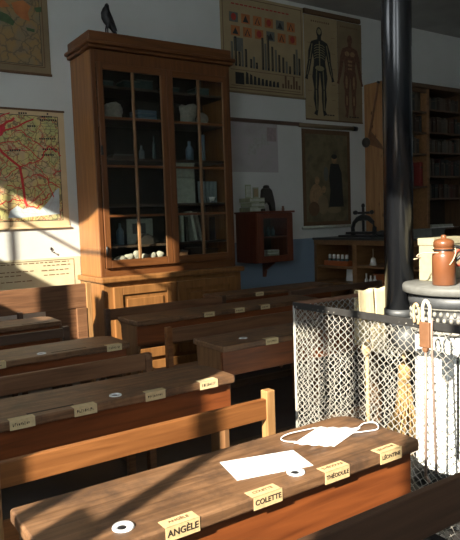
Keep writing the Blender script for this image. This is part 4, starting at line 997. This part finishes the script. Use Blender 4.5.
MB().tube([(GX0, GY1, 0.0), (GX0, GY1, GZ - .02)], .008, 'wire_grey', 8).build('corner_post', t)
MB().tube([(GX0, GY0, 0.0), (GX0, GY0, GZ - .02)], .008, 'wire_grey', 8).build('corner_post', t)
# towels over the back rail
def towel(x0, x1, zn, zl, label, seed):
    m = MB(); rr = random.Random(seed); nx, prof = 10, []
    for k in range(12): prof.append((GY1 - .014, zn + (GZ + .008 - zn) * k / 11))
    prof += [(GY1 - .008, GZ + .014), (GY1 + .008, GZ + .014), (GY1 + .014, GZ + .004), (GY1 + .016, GZ - .12), (GY1 + .018, zl)]
    vs, fs = [], []
    for i in range(nx + 1):
        for k, (y, z) in enumerate(prof):
            wv = .006 * math.sin(i * 1.3 + seed) * min(1, abs(GZ - z) * 8)
            vs.append((x0 + (x1 - x0) * i / nx + (.012 * (GZ - z) * math.sin(seed)), y - abs(wv) if k < 14 else y + abs(wv), z + .004 * math.sin(i * .7 + seed)))
    q = len(prof)
    for i in range(nx):
        for k in range(q - 1): fs.append((i * q + k, i * q + k + 1, (i + 1) * q + k + 1, (i + 1) * q + k))
    o = m.add(vs, fs, 'towel_cream', True).build('towel', origin=((x0 + x1) / 2, GY1, GZ)); s = o.modifiers.new('thick', 'SOLIDIFY'); s.thickness = .003; s.offset = 1
    tag(o, label, 'towel', 'cream towels on the fire guard'); return o
towel(2.625, 2.755, .80, .64, 'cream towel over the back rail of the guard, left one', 1)
towel(2.762, 2.90, .78, .58, 'cream towel over the back rail of the guard, beside the stovepipe', 2)
# wooden ladle and straw broom inside
o = MB().ell((2.588, 2.46, .655), .036, .022, .048, 'pale_wood', 16, 10).tube([(2.588, 2.46, .63), (2.60, 2.465, .012)], [.010, .012], 'pale_wood', 8).build('wooden_ladle', origin=(2.62, 2.44, .0)); tag(o, 'pale wooden ladle standing upright inside the guard', 'ladle')
t = thing('straw_broom', (2.78, 2.30, 0.012), 'straw hand broom with flared bristles standing inside the guard', 'broom')
bm_ = MB(); rr = random.Random(5); BXc, BYc = 2.79, 2.36
for k in range(150):
    a = rr.uniform(-1, 1); b = rr.uniform(-1, 1); sp = .17
    bm_.tube([(BXc + .025 * a, BYc + .02 * b, .47), (BXc + .05 * a + .0, BYc + .03 * b, .30), (BXc - .03 + sp * a * 1.05, BYc + .05 * b, .012 + rr.uniform(0, .03))], [.0035, .004, .004], 'straw', 4)
bm_.build('bristles', t)
MB().lathe([(.03, .44), (.036, .47), (.036, .53), (.022, .56)], (BXc, BYc, 0), 'straw', 14).tube([(BXc, BYc, .55), (BXc + .02, BYc + .02, .75)], .013, 'pale_wood', 8).build('handle', t)
# pokers hung on the top rail
t = thing('fire_poker', (2.128, 1.69, .25), 'long thin poker with a brown wooden handle hung on the guard', 'poker')
MB().tube([(2.128, 1.685, .86), (2.128, 1.690, .27)], .006, 'rod_steel', 8).tube([(2.128, 1.690, .28), (2.122, 1.665, .262)], .006, 'rod_steel', 8).build('rod', t)
MB().box(2.117, 2.139, 1.660, 1.712, .845, .955, 'handle_wood').prism([(1.672, .845), (1.700, .845), (1.694, .825), (1.678, .825)], 2.119, 2.137, 'X', 'handle_wood').build('handle', t, .004)
MB().tube(curve([(2.132, 1.70, .95), (2.134, 1.705, 1.01), (2.134, 1.69, 1.045), (2.134, 1.668, 1.02), (2.134, 1.668, .955), (2.150, 1.67, .958)]), .007, 'rope_cream', 8).build('hanging_loop', t)
t = thing('fire_hook', (2.128, 1.63, .28), 'thin iron rod with bent foot hung beside the wooden-handled poker', 'fire hook')
MB().tube([(2.150, 1.655, .963), (2.132, 1.655, .965), (2.128, 1.655, .90), (2.128, 1.635, .31)], .0055, 'rod_steel', 8).build('rod', t)
MB().tube([(2.128, 1.635, .32), (2.128, 1.632, .30), (2.126, 1.606, .29)], .008, 'iron_black', 8).build('bent_foot', t)
o = MB().tube(curve([(2.134, 1.748, .945), (2.134, 1.752, 1.01), (2.134, 1.735, 1.025), (2.134, 1.722, .99), (2.134, 1.728, .94)]), .006, 'pale_wood', 8).build('wire_hook', origin=(2.134, 1.74, .95)); tag(o, 'small tan hook on the guard rail left of the poker', 'hook')

# tidy helper properties
for o in bpy.data.objects:
    if '_o' in o: del o['_o']
